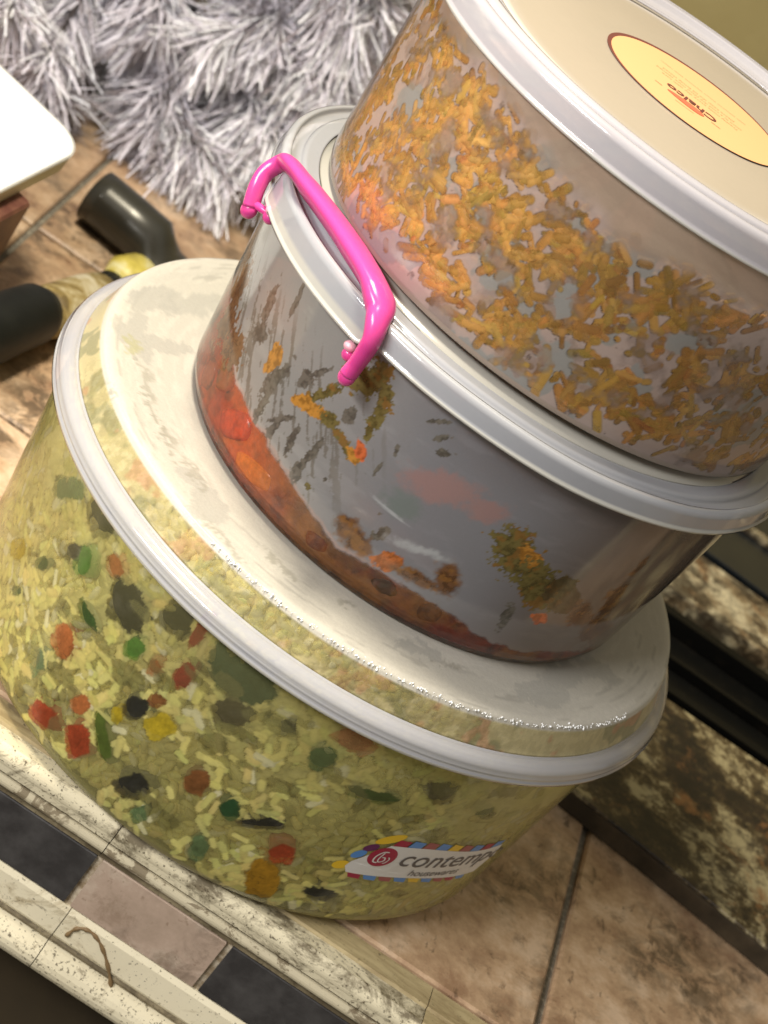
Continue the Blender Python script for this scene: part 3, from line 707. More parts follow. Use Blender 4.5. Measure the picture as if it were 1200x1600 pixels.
VC = {'gp': (.22, .33, .14), 'mu': (.035, .036, .040), 'mb': (.13, .105, .07), 'co': (.80, .60, .04), 'gd': (.05, .14, .035), 'gb': (.12, .34, .05), 'ca': (.72, .24, .075),
      'rd': (.50, .045, .04), 'cb': (.40, .15, .05), 'gg': (.085, .15, .085), 'rc': (.60, .09, .035), 'go': (.17, .25, .045), 'gk': (.03, .13, .05), 'sq': (.68, .36, .03), 'gg2': (.1, .2, .08), 'cp': (.72, .28, .12)}
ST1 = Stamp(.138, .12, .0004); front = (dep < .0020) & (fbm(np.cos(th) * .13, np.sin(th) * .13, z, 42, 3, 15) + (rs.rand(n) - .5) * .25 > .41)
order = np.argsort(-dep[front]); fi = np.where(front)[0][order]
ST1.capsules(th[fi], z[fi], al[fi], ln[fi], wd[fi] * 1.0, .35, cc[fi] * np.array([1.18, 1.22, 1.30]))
for i, v in enumerate(VEG):
    v = (v[0], v[1], v[2], v[3], (np.array(v[4]) * (1.25 if v[0] == 'mushroom_piece' else 1.14)).tolist(), v[5]); VEG[i] = v
    colv = np.array(VC['gg' if v[1] == 'gg' and v[0] == 'pepper_chunk' else ('gg2' if v[1] == 'gg' else v[1])]); ST1.ellipse(v[2], v[3], v[4], colv * 1.05, i + 3, 1.0 if v[0] in ('mushroom_piece', 'herb_leaf') else .75)
for i in range(46):   # dark patches painted as the shade in hollows between grains
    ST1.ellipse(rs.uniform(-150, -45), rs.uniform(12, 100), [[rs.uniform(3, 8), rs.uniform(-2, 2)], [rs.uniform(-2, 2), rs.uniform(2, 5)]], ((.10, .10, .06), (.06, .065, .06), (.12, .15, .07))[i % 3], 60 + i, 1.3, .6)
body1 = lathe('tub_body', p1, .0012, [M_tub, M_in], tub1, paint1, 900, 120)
# ---------------- vegetables in the rice: every piece a thing of its own
CATS = {'pepper_chunk': 'pepper piece', 'mushroom_piece': 'mushroom piece', 'corn_kernel': 'corn kernel', 'herb_leaf': 'herb', 'carrot_piece': 'carrot piece', 'pea': 'pea', 'squash_block': 'squash piece'}
def ico():
    import bmesh
    bm = bmesh.new(); bmesh.ops.create_icosphere(bm, subdivisions=3, radius=1); V = np.array([v.co[:] for v in bm.verts]); F = np.array([[v.index for v in f.verts] for f in bm.faces]); bm.free(); return V, F
IV, IF = ico()
def chunk(name, th_deg, z_mm, Mx, col, rfun, kind, seed, depth=.0, thick=None, mat=None):
    """a flattened lump pressed against the inside of a wall, follows its curve"""
    V = IV.copy(); boxy = kind in ('pepper_chunk', 'squash_block', 'carrot_piece', 'meat')
    pw = .62 if boxy else (.85 if kind == 'mushroom_piece' else 1)
    V = np.sign(V) * np.abs(V) ** pw; V /= max(1, np.abs(V).max())
    amp = .36 if kind == 'mushroom_piece' else (.30 if kind == 'herb_leaf' else .16)
    n = fbm(IV[:, 0] + seed * 7.3, IV[:, 1], IV[:, 2], 1.3, 3, seed); V = V * (1 + (n - .5)[:, None] * 2 * amp)
    A = np.array(Mx, float) / 1000; ext = min(np.linalg.norm(A[0]), np.linalg.norm(A[1])); tk = thick or max(.0006, min(.0045, ext * .55))
    if kind == 'herb_leaf': tk = .0007
    s = V[:, 0] * A[0, 0] + V[:, 1] * A[1, 0]; dz = V[:, 0] * A[0, 1] + V[:, 1] * A[1, 1]
    zz = z_mm / 1000 + dz; R0 = rfun(zz) - tk * .85 - .0004 - depth; R = R0 + V[:, 2] * tk; R = np.minimum(R, rfun(zz) - .0003)
    T = math.radians(th_deg) + s / rfun(z_mm / 1000)
    n2 = fbm(IV[:, 0], IV[:, 1], IV[:, 2], 3.0, 3, seed + 5)
    c = np.array(col)[None] * (.8 + .4 * n2)[:, None]
    if kind == 'mushroom_piece':
        m = sstep(.60, .68, n2)[:, None]; c = c * (1 - m) + np.array([.30, .28, .24]) * m
    P = np.stack([R * np.cos(T), R * np.sin(T), zz], 1); o0 = P.mean(0)
    me = fast_mesh(name, P - o0, IF, np.concatenate([c, np.ones((len(c), 1))], 1))
    return me, Vector(o0)
for i, v in enumerate(VEG):
    col = VC['gg' if v[1] == 'gg' and v[0] == 'pepper_chunk' else ('gg2' if v[1] == 'gg' else v[1])]
    me, o0 = chunk(v[0], v[2], v[3], v[4], col, ri, v[0], i + 1)
    o = link(v[0], me, M_veg); o.location = o0 + Vector((0, 0, .0012)); tag(o, v[5], CATS[v[0]], 'vegetable pieces in the rice')

# ---------------- printed label on tub 1
def poly_label(name, pts2, mat, parent, off, rfun, holes=None):
    """flat print outline in (mm along wall, mm up) from the label origin, tessellated finely and bent onto the wall"""
    import bmesh
    cu = bpy.data.curves.new(name, 'CURVE'); cu.dimensions = '2D'; cu.fill_mode = 'BOTH'
    sp = cu.splines.new('POLY'); sp.points.add(len(pts2) - 1); sp.use_cyclic_u = True
    for p, q in zip(sp.points, pts2): p.co = (q[0], q[1], 0, 1)
    return curve_to_wall(name, cu, mat, parent, off, rfun)
LTH, LZ = math.radians(-53.2), 48.3
def curve_to_wall(name, cu, mat, parent, off, rfun, dx=0, dz=0, sc=1, shear=0):
    import bmesh
    ob = bpy.data.objects.new('tmp_curve', cu); C.objects.link(ob); bpy.context.view_layer.update()
    me = bpy.data.meshes.new_from_object(ob.evaluated_get(bpy.context.evaluated_depsgraph_get())); bpy.data.objects.remove(ob)
    bm = bmesh.new(); bm.from_mesh(me)
    bmesh.ops.triangulate(bm, faces=bm.faces[:])
    for _ in range(3):
        es = [e for e in bm.edges if e.calc_length() * sc > 2.2]
        if not es: break
        bmesh.ops.subdivide_edges(bm, edges=es, cuts=1); bmesh.ops.triangulate(bm, faces=bm.faces[:])
    for v in bm.verts:
        s = v.co.x * sc + dx; zz = v.co.y * sc + dz + shear * s; zm = (LZ + zz) / 1000
        R = rfun(zm) + off; T = LTH + s / 1000 / R
        v.co = (R * math.cos(T), R * math.sin(T), zm)
    bm.to_mesh(me); bm.free(); me.name = name
    return link(name, me, mat, parent)
def flat(name, col, rough=.35):
    t = NT(name); t.pbr(col, rough); return t.m
M_lw, M_lr, M_ly, M_lb, M_lp, M_ln, M_lk = [flat(a, b) for a, b in (('label_white', (.74, .71, .66)), ('label_crimson', (.36, .012, .05)), ('label_yellow', (.78, .50, .03)), ('label_blue', (.10, .26, .58)), ('label_purple', (.13, .02, .09)), ('label_brick', (.36, .09, .09)), ('label_ink', (.10, .09, .09)))]
lab = empty('printed_label'); lab.parent = tub1
rl = lambda z: wall_r1(z)
W = 56
def top_e(s): return 9.0 + 1.2 * math.sin((s + 8) * .09)
def bot_e(s): return -11.0 + 1.0 * math.sin((s + 4) * .08)
upper = [(s, top_e(s)) for s in np.linspace(-9, W, 40)]; lower = [(s, bot_e(s)) for s in np.linspace(W, -17, 46)]
ribbon = upper + [(W + 3, 0)] + lower + [(-19.5, -8.5), (-18.8, -5)]
poly_label('label_ribbon', ribbon, M_lw, lab, .00025, rl)
seq = [M_lr, M_lb, M_ln, M_lb, M_ly, M_ln, M_lb, M_lr, M_lb, M_ln, M_ly]
s0 = -8.5
for k in range(9):
    wd_ = 6.4; a = s0 + k * 7.0; 
    poly_label('label_flag', [(a, top_e(a) + .1), (a + wd_, top_e(a + wd_) + .1), (a + wd_ + .6, top_e(a + wd_) + 3.6), (a + 1.2, top_e(a) + 4.4)], seq[k], lab, .00024, rl)
for k in range(9):
    a = -16 + k * 7.4; wd_ = 6.2
    poly_label('label_flag', [(a, bot_e(a) - .1), (a + wd_, bot_e(a + wd_) - .1), (a + wd_ + .8, bot_e(a + wd_) - 3.0), (a + 1.6, bot_e(a) - 2.6)], [M_lr, M_lb, M_ln, M_lb, M_ly, M_lb, M_ln, M_lr, M_lb][k], lab, .00024, rl)
def petal(cx, cy, a, b, ang, n=18):
    A = math.radians(ang); return [(cx + a * math.cos(t) * math.cos(A) - b * math.sin(t) * math.sin(A), cy + a * math.cos(t) * math.sin(A) + b * math.sin(t) * math.cos(A)) for t in np.linspace(0, 2 * math.pi, n, endpoint=False)]
poly_label('label_petal', petal(-11.5, 12.5, 6.5, 2.5, 35), M_ly, lab, .00023, rl)
poly_label('label_petal', petal(-21.5, -8.5, 3.6, 2.6, 30), M_ly, lab, .00023, rl)
poly_label('label_petal', petal(-18.6, 0, 3.4, 2.2, 50), M_lb, lab, .00022, rl)
poly_label('label_petal', petal(-16.2, 5.2, 3.4, 2.2, 40), M_lp, lab, .00022, rl)
poly_label('label_roundel', petal(-8.2, 1.4, 6.2, 6.2, 0, 32), M_lr, lab, .00035, rl)
def text_curve(txt, size, shear=0.0, bold=0):
    cu = bpy.data.curves.new('lettering', 'FONT'); cu.body = txt; cu.size = size; cu.shear = shear; cu.offset = bold; cu.resolution_u = 3; return cu
curve_to_wall('label_letters', text_curve('contempo', 15, .12, .05), M_lk, lab, .0004, rl, 0.5, -2.2)
curve_to_wall('label_letters', text_curve('housewares', 6.0, .12), M_lk, lab, .0004, rl, 11, -8.4)
# roundel monogram: a ring-like script loop and a small curl
def stroke(pts, w_):
    P = catmull([(a, b, 0) for a, b in pts], 6); D = np.gradient(P, axis=0); D /= np.linalg.norm(D, axis=1)[:, None]
    N = np.stack([-D[:, 1], D[:, 0]], 1) * w_ / 2; return [tuple(p[:2] + q) for p, q in zip(P, N)] + [tuple(p[:2] - q) for p, q in list(zip(P, N))[::-1]]
poly_label('label_monogram', stroke([(-7.2, 5.0), (-9.6, 4.4), (-11.2, 1.2), (-10.6, -2.0), (-8.6, -2.4)], .7), M_lw, lab, .00045, rl)
poly_label('label_monogram', stroke([(-8.8, 4.2), (-9.2, .2), (-8.2, -1.8), (-6.4, -.6), (-6.8, 1.2), (-8.2, 1.4)], .6), M_lw, lab, .00047, rl)
poly_label('label_monogram', stroke([(-5.6, 2.0), (-4.6, 1.0), (-5.0, -1.4), (-6.0, -2.2)], .5), M_lw, lab, .00049, rl)

# ================================================================== TUB 2 (middle)
tub2 = empty('food_tub', O2, E2)
tag(tub2, 'smeared plastic tub of red stew with pink handle clip, middle of the stack', 'food container', 'stacked food tubs')
def wall_r2(z): return .1042 + .118 * z
p2 = [(.0005, .0008), (.094, .0008), (.0985, .0000), (.1020, .0016), (.1038, .0048)] + [(wall_r2(z), z) for z in np.linspace(.008, .095, 60)] + [(.1160, .0985)]
p2 = p2[:1] + resample(p2[1:], .0007)
def zb2(d): return np.interp(d, [-180, -150, -139, -120, -99, -89, -72, -55, -40, 0], [44, 38, 30, 24, 14, 19, 15, 11, 10, 12])
FC = {'k': ((.17, .155, .125), .86), 'o': ((.52, .24, .045), .97), 'b': ((.20, .105, .045), .85), 'g': ((.20, .165, .055), .80), 'r': ((.62, .15, .05), .95), 'o2': ((.50, .16, .045), .9), 'n': ((.19, .095, .045), .78),
      'g2': ((.14, .11, .05), .7), 'P': ((.46, .30, .28), .80), 'T': ((.26, .30, .28), .80), 'W': ((.50, .52, .52), .93)}
def paint2(T, R, Z):
    d = np.degrees(T); z = Z * 1000; n = fbm(R * np.cos(T), R * np.sin(T), Z, 60, 4, 21); n2 = fbm(R * np.cos(T), R * np.sin(T), Z, 260, 4, 23); n3 = fbm(R * np.cos(T), R * np.sin(T), Z, 18, 3, 27); nf_ = fbm(R * np.cos(T), R * np.sin(T), Z, 620, 3, 29)
    lft = sstep(-88, -130, d)[:, None]; rgt = sstep(-75, -45, d)[:, None]
    base = np.array([.30, .30, .315]) * (1 - lft) + np.array([.43, .42, .385]) * lft
    base = base * (1 - rgt) + np.array([.26, .21, .17]) * rgt  # lighter left and darker right: side shading put into the film colour
    c = base * (.93 + .14 * n3)[:, None]; a = .86 + .08 * (n3 - .5)
    a = a - .18 * sstep(72, 90, z)[...] * sstep(-110, -80, d)
    zb = zb2(d) + (n - .5) * 9 + (n2 - .5) * 4
    low = sstep(1.0, -1.0, z - zb)
    sa = np.array([.20, .024, .012]); sb_ = np.array([.34, .125, .026]); sc_ = np.array([.56, .065, .012]); sd_ = np.array([.075, .022, .010])
    mm = sstep(.42, .58, n)[:, None]; sc = sa * (1 - mm) + sb_ * mm; hot = (sstep(-106, -132, d) * sstep(.30, .52, fbm(R * np.cos(T), R * np.sin(T), Z, 34, 3, 63)))[:, None]; sc = sc * (1 - hot) + sc_ * hot
    dk = sstep(.50, .62, n2 + (nf_ - .5) * .3)[:, None] * .85; sc = sc * (1 - dk) + sd_ * dk  # dark shadows at the lump edges, painted into the sauce film
    c = c * (1 - low[:, None]) + sc * low[:, None]; a = a * (1 - low) + .30 * low
    edge_glint = np.exp(-((z - zb - 1.2) / .9) ** 2) * sstep(-80, -100, d) * .55; c = c * (1 - edge_glint[:, None]) + np.array([.58, .36, .28]) * edge_glint[:, None]  # thin pale highlight along the stew line, painted into the film
    # oily streak marks running down the fog, and a few pale scuffs
    sk = fbm(np.radians(d) * 110 * .9 + z * .55, z * .10, 0 * z, .42, 4, 44); skm = sstep(.60, .66, sk + (nf_ - .5) * .3) * sstep(-95, -115, d) * sstep(12, 22, z) * sstep(82, 60, z) * (1 - low)
    c = c * (1 - skm[:, None] * .8) + np.array([.20, .18, .14]) * skm[:, None] * .8
    pf = fbm(np.radians(d) * 110 * .15 - z * .1, z * .5, 0 * z, .35, 4, 46); pm = sstep(.58, .78, pf) * .12 * (1 - low); c = c * (1 + pm[:, None])
    dr = sstep(.62, .78, n) * .15 * sstep(-100, -70, d); c = c * (1 - dr[:, None] * np.array([.3, .5, .7]))
    ws = (n - .5) * 5 + (n2 - .5) * 4.0; wz = (fbm(R * np.cos(T), Z, R * np.sin(T), 70, 4, 41) - .5) * 6 + (fbm(R * np.cos(T), Z, R * np.sin(T), 300, 3, 42) - .5) * 4
    so = lambda t0: np.radians(d - t0) * R * 1000
    for b in FILM2:
        big = 1.0
        sz = min(np.hypot(*b[3][0]), np.hypot(*b[3][1])); wk = min(1.0, sz / 4)
        q = blob_eval(b[1:], so, z, ws * wk, wz * wk)
        soft = {'P': .6, 'T': .7, 'W': .8, 'n': .5, 'o2': .15}.get(b[0], .10)
        q = q + ((n2 - .5) * .9 + (nf_ - .5) * 1.3) * (1.0 if b[0] in 'kgb' else .4)
        m = sstep(0, soft, q)
        col, al = FC[b[0]]
        if col is not None:
            cv = np.array(col)[None] * (.70 + .6 * sstep(.35, .65, nf_))[:, None]
            if b[0] in ('g', 'n', 'g2'): ho = (sstep(.56, .64, n2) * .6)[:, None]; cv = cv * (1 - ho) + np.array([.40, .19, .05]) * ho
            if b[0] in ('P', 'T', 'W'): cv = np.array(col)[None]
            c = c * (1 - m[:, None]) + cv * m[:, None]
        pass
        a = a * (1 - m) + al * m
    return np.concatenate([c, np.clip(a, .04, 1)[:, None]], 1)
lathe('tub_body', p2, .0011, [M_smear, M_in], tub2, paint2, 900, 120)

# lid 2
h2 = .0950; R2 = .1216
pl2 = [(R2 - .0008, h2 - .0008), (R2 + .0006, h2 - .0006), (R2 + .0006, h2 + .0004), (R2, h2 + .0008), (R2 - .0002, h2 + .0070), (R2 - .0008, h2 + .0082), (R2 - .0020, h2 + .0090), (R2 - .0034, h2 + .0090), (R2 - .0040, h2 + .0072), (R2 - .0046, h2 + .0068), (R2 - .0080, h2 + .0070),
       (R2 - .0084, h2 + .0072), (R2 - .0090, h2 + .0084), (R2 - .0100, h2 + .0089), (R2 - .0160, h2 + .0089)]
pl2 = resample(pl2, .0008)
def wob(R, Z, T):
    return R + .0004 * np.sin(2 * T + .7) + .00018 * np.sin(5 * T), Z + .0007 * np.sin(2 * T + 1.1) + .00035 * np.sin(3 * T + .4) + .00012 * np.sin(11 * T)
def tab2(R, Z, T):
    d = np.degrees(T); m = sstep(-157.5, -155, d) * sstep(-113, -117, d)   # deeper lip under the handle clip
    lowm = sstep(h2 + .0068, h2 + .0022, Z) * (R > R2 - .004)
    R, Z = wob(R, Z, T)
    Z = Z - m * lowm * .0040; R = R + m * (R > R2 - .006) * .0012
    return R, Z
lid2 = empty('tub_lid'); lid2.parent = tub2
lathe('lid_rim', pl2, .0011, [M_lid, M_in], lid2, rim_paint(h2, (.74, .76, .80), .60), 420, 120, tab2)
lathe('lid_plate', [(R2 - .0158, h2 + .00885), (.09, h2 + .0088), (.05, h2 + .0088), (.0005, h2 + .0088)], .001, [M_lid, M_in], lid2, const_paint((.66, .64, .56), .80), 200, 60)

# pink handle clip: bar over the lid, legs down the outside, pivot knobs on the tub
M_pink = NT('pink_plastic'); M_pink.pbr((.66, .06, .27), .24, None, Subsurface_Weight=.2, Subsurface_Scale=.003); M_pink = M_pink.m
M_pale = flat('pale_pivot_plastic', (.72, .36, .42), .3)
clip = empty('handle_clip'); clip.parent = tub2
zt = h2 + .0125
def pol(r, d, z): return (r * math.cos(math.radians(d)), r * math.sin(math.radians(d)), z)
barpts = [pol(.1262, -155.5, .0855), pol(.1272, -157, .0925), pol(.1262, -158.4, .0985), pol(.1228, -158.4, .1045), (-.1100, -.0505, zt), (-.0985, -.0600, zt + .0002), (-.0850, -.0715, zt + .0002), (-.0720, -.0845, zt + .0002), (-.0600, -.0985, zt), pol(.1212, -116.9, .1060), pol(.1252, -115.0, .1035), pol(.1272, -113.6, .0985), pol(.1268, -113.4, .0925), pol(.1262, -113.5, .0865), pol(.1262, -113.6, .0815)]
bp = catmull(barpts, 8); nb_ = len(bp)
def brad(t):
    return float(np.interp(t, [0, 2.5, 3.5, 5, 7, 8.5, 9.5, 11, 13, 14], [.0036, .0036, .0044, .0082, .0090, .0080, .0055, .0041, .0037, .0039]))
rad = [brad(i / 8) for i in range(nb_)]
fl = [(float(np.interp(i / 8, [0, 3, 4.5, 8, 9.5, 14], [1, 1, 1.30, 1.25, 1, 1])), float(np.interp(i / 8, [0, 3, 4.5, 8, 9.5, 14], [.8, .8, .48, .52, .8, .8]))) for i in range(nb_)]
tube('clip_bar', bp, rad, M_pink, clip, 18, fl)
def ball(name, c, r, mat, parent, sc=(1, 1, 1)):
    me = fast_mesh(name, IV * np.array(sc) * r * np.ones(3), IF); return link(name, me, mat, parent, tuple(c))
for d, zz_, sg in ((-113.6, .0812, -1), (-155.5, .0850, 1)):
    ball('clip_foot', pol(.1262, d, zz_ - .0008), .0033, M_pink, clip, (1, 1, 1.1))
    c0 = pol(.1205, d + sg * 3.2, zz_ + .0030); ball('pivot_knob', c0, .0027, M_pink, clip)
    c1 = pol(.1215, d + sg * 3.6, zz_ + .0062); k = ball('pivot_ring', c1, .0026, M_pale, clip, (1, 1, .8))
    tube('pivot_pin', [pol(.1160, d + sg * 3.0, zz_ + .0030), pol(.1262, d + sg * .2, zz_ + .0026)], .0016, M_pink, clip, 10)

# stew in tub 2
stew = empty('red_stew', O2, E2); tag(stew, 'red brown stew pooled along the bottom of the middle tub', 'stew')
def ri2(z): return wall_r2(z) - .0015
def corner2(z): return np.where(z < .006, .1042 - .0058 + .0050 * np.sqrt(np.clip(z / .006, 0, 1)), wall_r2(z) - .0015)
def stew_paint(T, R, Z):
    x, y = R * np.cos(T), R * np.sin(T); n = fbm(x, y, Z, 38, 4, 61); n2 = fbm(x, y, Z, 130, 3, 62); d = np.degrees(T)
    hot = sstep(-95, -140, d) * sstep(.35, .55, n)
    c1 = np.array([.48, .065, .018]); c2 = np.array([.55, .23, .045]); c3 = np.array([.80, .16, .025]); c4 = np.array([.20, .04, .02])
    m = sstep(.42, .62, n)[:, None]; c = c1 * (1 - m) + c2 * m; q = sstep(.60, .72, n2)[:, None]; c = c * (1 - q) + c4 * q
    c = c * (1 - hot[:, None]) + c3 * hot[:, None]
    return np.concatenate([c, np.ones((len(T), 1))], 1)
ps = [(.0005, .0012), (.0925, .0012), (.0970, .0020)] + [(float(corner2(np.array(zq))), zq) for zq in np.linspace(.0030, .030, 26)] + [(.095, .033), (.07, .034), (.0005, .036)]
def stew_def(R, Z, T):
    d = np.degrees(T); f = 1 + .5 * sstep(-120, -150, d); n = fbm(np.cos(T) * .1, np.sin(T) * .1, Z, 50, 3, 8)
    return R - np.where(R > .08, np.clip(n - .45, 0, 1) * .0035, 0) * (Z > .004), np.where(Z > .006, Z * f + (n - .5) * .006, Z)
sb = lathe('stew_mass', ps, 0, M_stew, stew, stew_paint, 360, 80, stew_def); tag(sb, kind='stuff')
SC = [('carrot_piece', 'r', -135, 17, [[9, 6], [-3, 5]], 'bright red pepper lump at the left end of the stew band', 'pepper piece', (.95, .10, .03)),
      ('carrot_piece', 'o', -124, 11, [[11, 3], [-2, 4.5]], 'glowing orange carrot slab low in the stew band left of centre', 'carrot piece', (1.0, .30, .03)),
      ('carrot_piece', 'o', -89.4, 22.5, [[5.5, 2.6], [-2, 4.0]], 'orange carrot cube on the stew line in the middle of the tub', 'carrot piece', (.62, .20, .05)),
      ('mushroom_piece', 'k', -86, 12, [[6, 1], [-1, 4]], 'dark greenish vegetable lump under the orange carrot cube', 'vegetable piece', (.10, .085, .03)),
      ('carrot_piece', 'n', -103, 10, [[5, 1], [-1, 3.5]], 'dull red tomato lump between the orange slab and the carrot cube', 'tomato piece', (.40, .07, .03)),
      ('carrot_piece', 'n', -75, 12, [[5, 1], [-1, 5]], 'brown orange lump in the stew right of the carrot cube', 'vegetable piece', (.32, .13, .04)),
      ('pepper_chunk', 'g', -146, 26, [[6, 3], [-2, 8]], 'amber and olive pepper strip at the far left bend of the middle tub', 'pepper piece', (.42, .20, .04)),
      ('pepper_chunk', 'g', -153, 15, [[6, 2], [-2, 6]], 'orange brown lump at the left outline of the middle tub base', 'vegetable piece', (.48, .16, .04))]
M2 = Matrix.Translation(Vector(O2)) @ __import__('mathutils').Euler(E2).to_matrix().to_4x4()
for i, s_ in enumerate(SC):
    me, o0 = chunk('stew_chunk', s_[2], s_[3], s_[4], s_[7], lambda z_: corner2(np.asarray(z_)) + .0012, s_[0], i + 70, 0, .0035)
    o = link('stew_chunk', me, M_stew); o.matrix_world = M2 @ Matrix.Translation(o0); tag(o, s_[5], s_[6], 'lumps in the red stew')

# ================================================================== TUB 3 (top)
tub3 = empty('food_tub', O3, E3)
tag(tub3, 'clear plastic tub packed with orange shreds and a round peach sticker on its lid', 'food container', 'stacked food tubs')
def wall_r3(z): return .1064 + .0511 * z
h3 = .0879; R3 = .1134
p3 = [(.0005, .0008), (.099, .0006), (.1030, .0000), (.1054, .0012), (.1062, .0036)] + [(wall_r3(z), z) for z in np.linspace(.008, .089, 50)] + [(.1112, .0915)]
p3 = p3[:1] + resample(p3[1:], .0006)
def top3(d): return np.interp(d, [-180, -160, -130, -108, -93, -74, -57, 0], [80, 82, 82, 74, 70, 73, 70, 69])
def paint3(T, R, Z):
    d = np.degrees(T); z = Z * 1000; x, y = R * np.cos(T), R * np.sin(T)
    n = fbm(x, y, Z, 70, 4, 51); n2 = fbm(x, y, Z, 240, 4, 52); n3 = fbm(x, y, Z, 24, 3, 53); n4 = fbm(x, y, Z, 110, 5, 57)
    c = np.tile(np.array([.60, .47, .405]), (len(T), 1)) * (.92 + .16 * n3)[:, None]
    up = sstep(-3, 5, z - top3(d) + (n - .5) * 16)
    a = .74 + .20 * (n3 - .5)
    spk = sstep(.64, .70, n2) * sstep(.48, .56, n); c = c * (1 - .55 * spk[:, None])
    gy_ = np.zeros(len(T))
    for b in FILM3:
        q = blob_eval(b[1:], lambda t0: np.radians(d - t0) * R * 1000, z, (n - .5) * 8 + (n2 - .5) * 5, (n2 - .5) * 8); gy_ = np.maximum(gy_, sstep(.25, .38, q))
    gy_ = np.maximum(gy_, sstep(.60, .64, n))
    c = c * (1 - gy_[:, None]) + np.array([.42, .405, .37]) * gy_[:, None]
    ft = ST3.sample(T, Z) * (1 - .8 * sstep(.52, .70, n4)); fk = ft[:, None]; c = c * (1 - fk) + ST3.last * fk; a = a * (1 - ft) + (.42 + .25 * (n4 - .5)) * ft; eg = 4 * ft * (1 - ft); c = c * (1 - .46 * eg[:, None]); a = a + .3 * eg  # dark shading outlines around the shreds are painted into the film
    a = a - .25 * sstep(.50, .66, n4) * (1 - gy_)
    a = a * (1 - up) + .80 * up; c = c * (1 - up[:, None]) + np.array([.46, .34, .25]) * up[:, None]
    rg = sstep(-85, -55, d)[:, None]; c = c * (1 - rg * .12)  # right side darkened: shade put into the film colour
    a = np.where(z < 3.5, np.maximum(a, .80), a); c = np.where((z < 3.5)[:, None], np.array([.52, .42, .34]), c)
    return np.concatenate([c, np.clip(a, .05, .95)[:, None]], 1)
shred = empty('orange_shreds', O3, E3); tag(shred, 'orange shredded food packed inside the top tub', 'shredded food')
def ri3(z): return wall_r3(z) - .0016
def core3_paint(T, R, Z):
    d = np.degrees(T); z = Z * 1000; x, y = R * np.cos(T), R * np.sin(T); n = fbm(x, y, Z, 55, 4, 71); n2 = fbm(x, y, Z, 230, 4, 72)
    c = np.tile(np.array([.60, .44, .35]), (len(T), 1)); m = sstep(.50, .56, n)[:, None]
    c = c * (1 - m) + np.array([.42, .38, .31]) * m
    ws = (n - .5) * 8; 
    for b in FILM3:
        q = blob_eval(b[1:], lambda t0: np.radians(d - t0) * R * 1000, z, ws + (n2 - .5) * 6, (n2 - .5) * 8)
        k = sstep(0, .12, q)[:, None]; c = c * (1 - k) + np.array([.44, .42, .36]) * k
    sp = sstep(.64, .70, n2)[:, None]; c = c * (1 - sp * .5)
    return np.concatenate([c, np.ones((len(T), 1))], 1)
pc3 = [(.0005, .0016), (.099, .0016)] + [(ri3(zq) - .0024 - max(0, .006 - zq) * .9, zq) for zq in np.linspace(.0028, .074, 62)] + [(.09, .0765), (.0005, .077)]
def c3def(R, Z, T):
    n = fbm(R * np.cos(T), R * np.sin(T), Z, 120, 3, 6); d = np.degrees(T); return R - (n - .4) * .002, np.where(Z > .06, Z - (74 - top3(d)) / 1000, Z)
sc3 = lathe('packed_mass', pc3, 0, M_core, shred, core3_paint, 520, 60, c3def); tag(sc3, kind='stuff')
NS = 9000
th = np.radians(rs.uniform(-182, 5, NS)); z = rs.uniform(.0065, .083, NS); d = np.degrees(th)
n = fbm(np.cos(th) * .11, np.sin(th) * .11, z, 115, 3, 81); n4 = fbm(np.cos(th) * .11, np.sin(th) * .11, z, 26, 2, 85)
pr = .9 * sstep(.41, .55, n * .75 + .13 + (n4 - .5) * .15) * .95 + .05
pr = pr * np.where(z * 1000 > top3(d) - 3 + rs.normal(0, 3, NS), 0, 1)
for b in FILM3:
    q = blob_eval(b[1:], lambda t0: np.radians(d - t0) * .11 * 1000, z * 1000, 0, 0); pr = np.where(q > .35, pr * .25, pr)
keep = rs.rand(NS) < pr; th, z = th[keep], z[keep]; n = len(th); dep = rs.uniform(.0, .0022, n)
er = np.stack([np.cos(th), np.sin(th), 0 * th], 1); et = np.stack([-np.sin(th), np.cos(th), 0 * th], 1); ez = np.tile([0, 0, 1.], (n, 1))
al = rs.uniform(0, np.pi, n); tilt = rs.normal(0, .12, n)
ax = (np.cos(al)[:, None] * et + np.sin(al)[:, None] * ez) * np.cos(tilt)[:, None] + er * np.sin(tilt)[:, None]
sd = np.cross(ax, er); sd /= np.linalg.norm(sd, axis=1)[:, None]; nn = np.cross(sd, ax)
ln = np.where(rs.rand(n) < .5, rs.uniform(.0013, .0026, n), rs.uniform(.0028, .0062, n)); wd = rs.uniform(.0009, .0020, n)
Mx = np.stack([sd * wd[:, None], nn * wd[:, None] * .75, ax * ln[:, None]], -1)
cc = np.array([.84, .47, .13])[None] * rs.uniform(.62, 1.15, (n, 1)) * (1 + rs.normal(0, .06, (n, 3)))
SV, SF = capsule(8, ((0, -1), (.75, -.97), (1, -.8), (1, 0), (1, .8), (.75, .97), (0, 1))); SV = SV + np.stack([.22 * (1 - SV[:, 2] ** 2), 0 * SV[:, 0], 0 * SV[:, 0]], 1)
r = ri3(z) - dep - .0014
V, F, Cc = scatter(SV, SF, Mx, np.stack([r * np.cos(th), r * np.sin(th), z], 1), cc)
V[:, 2] = np.maximum(V[:, 2], .0035)
V = V + ((np.stack([fbm(V[:, 0], V[:, 1], V[:, 2], 420, 2, k) for k in (1, 2, 3)], 1) - .5) * .0009)
rr_ = np.hypot(V[:, 0], V[:, 1]); lim = ri3(V[:, 2]) - .0001 - np.clip(.0075 - V[:, 2], 0, 1) * .8; f_ = np.minimum(1, lim / rr_); V[:, 0] *= f_; V[:, 1] *= f_
so_ = link('shreds', fast_mesh('shreds', V, F, Cc), M_cheese, shred); tag(so_, kind='stuff')
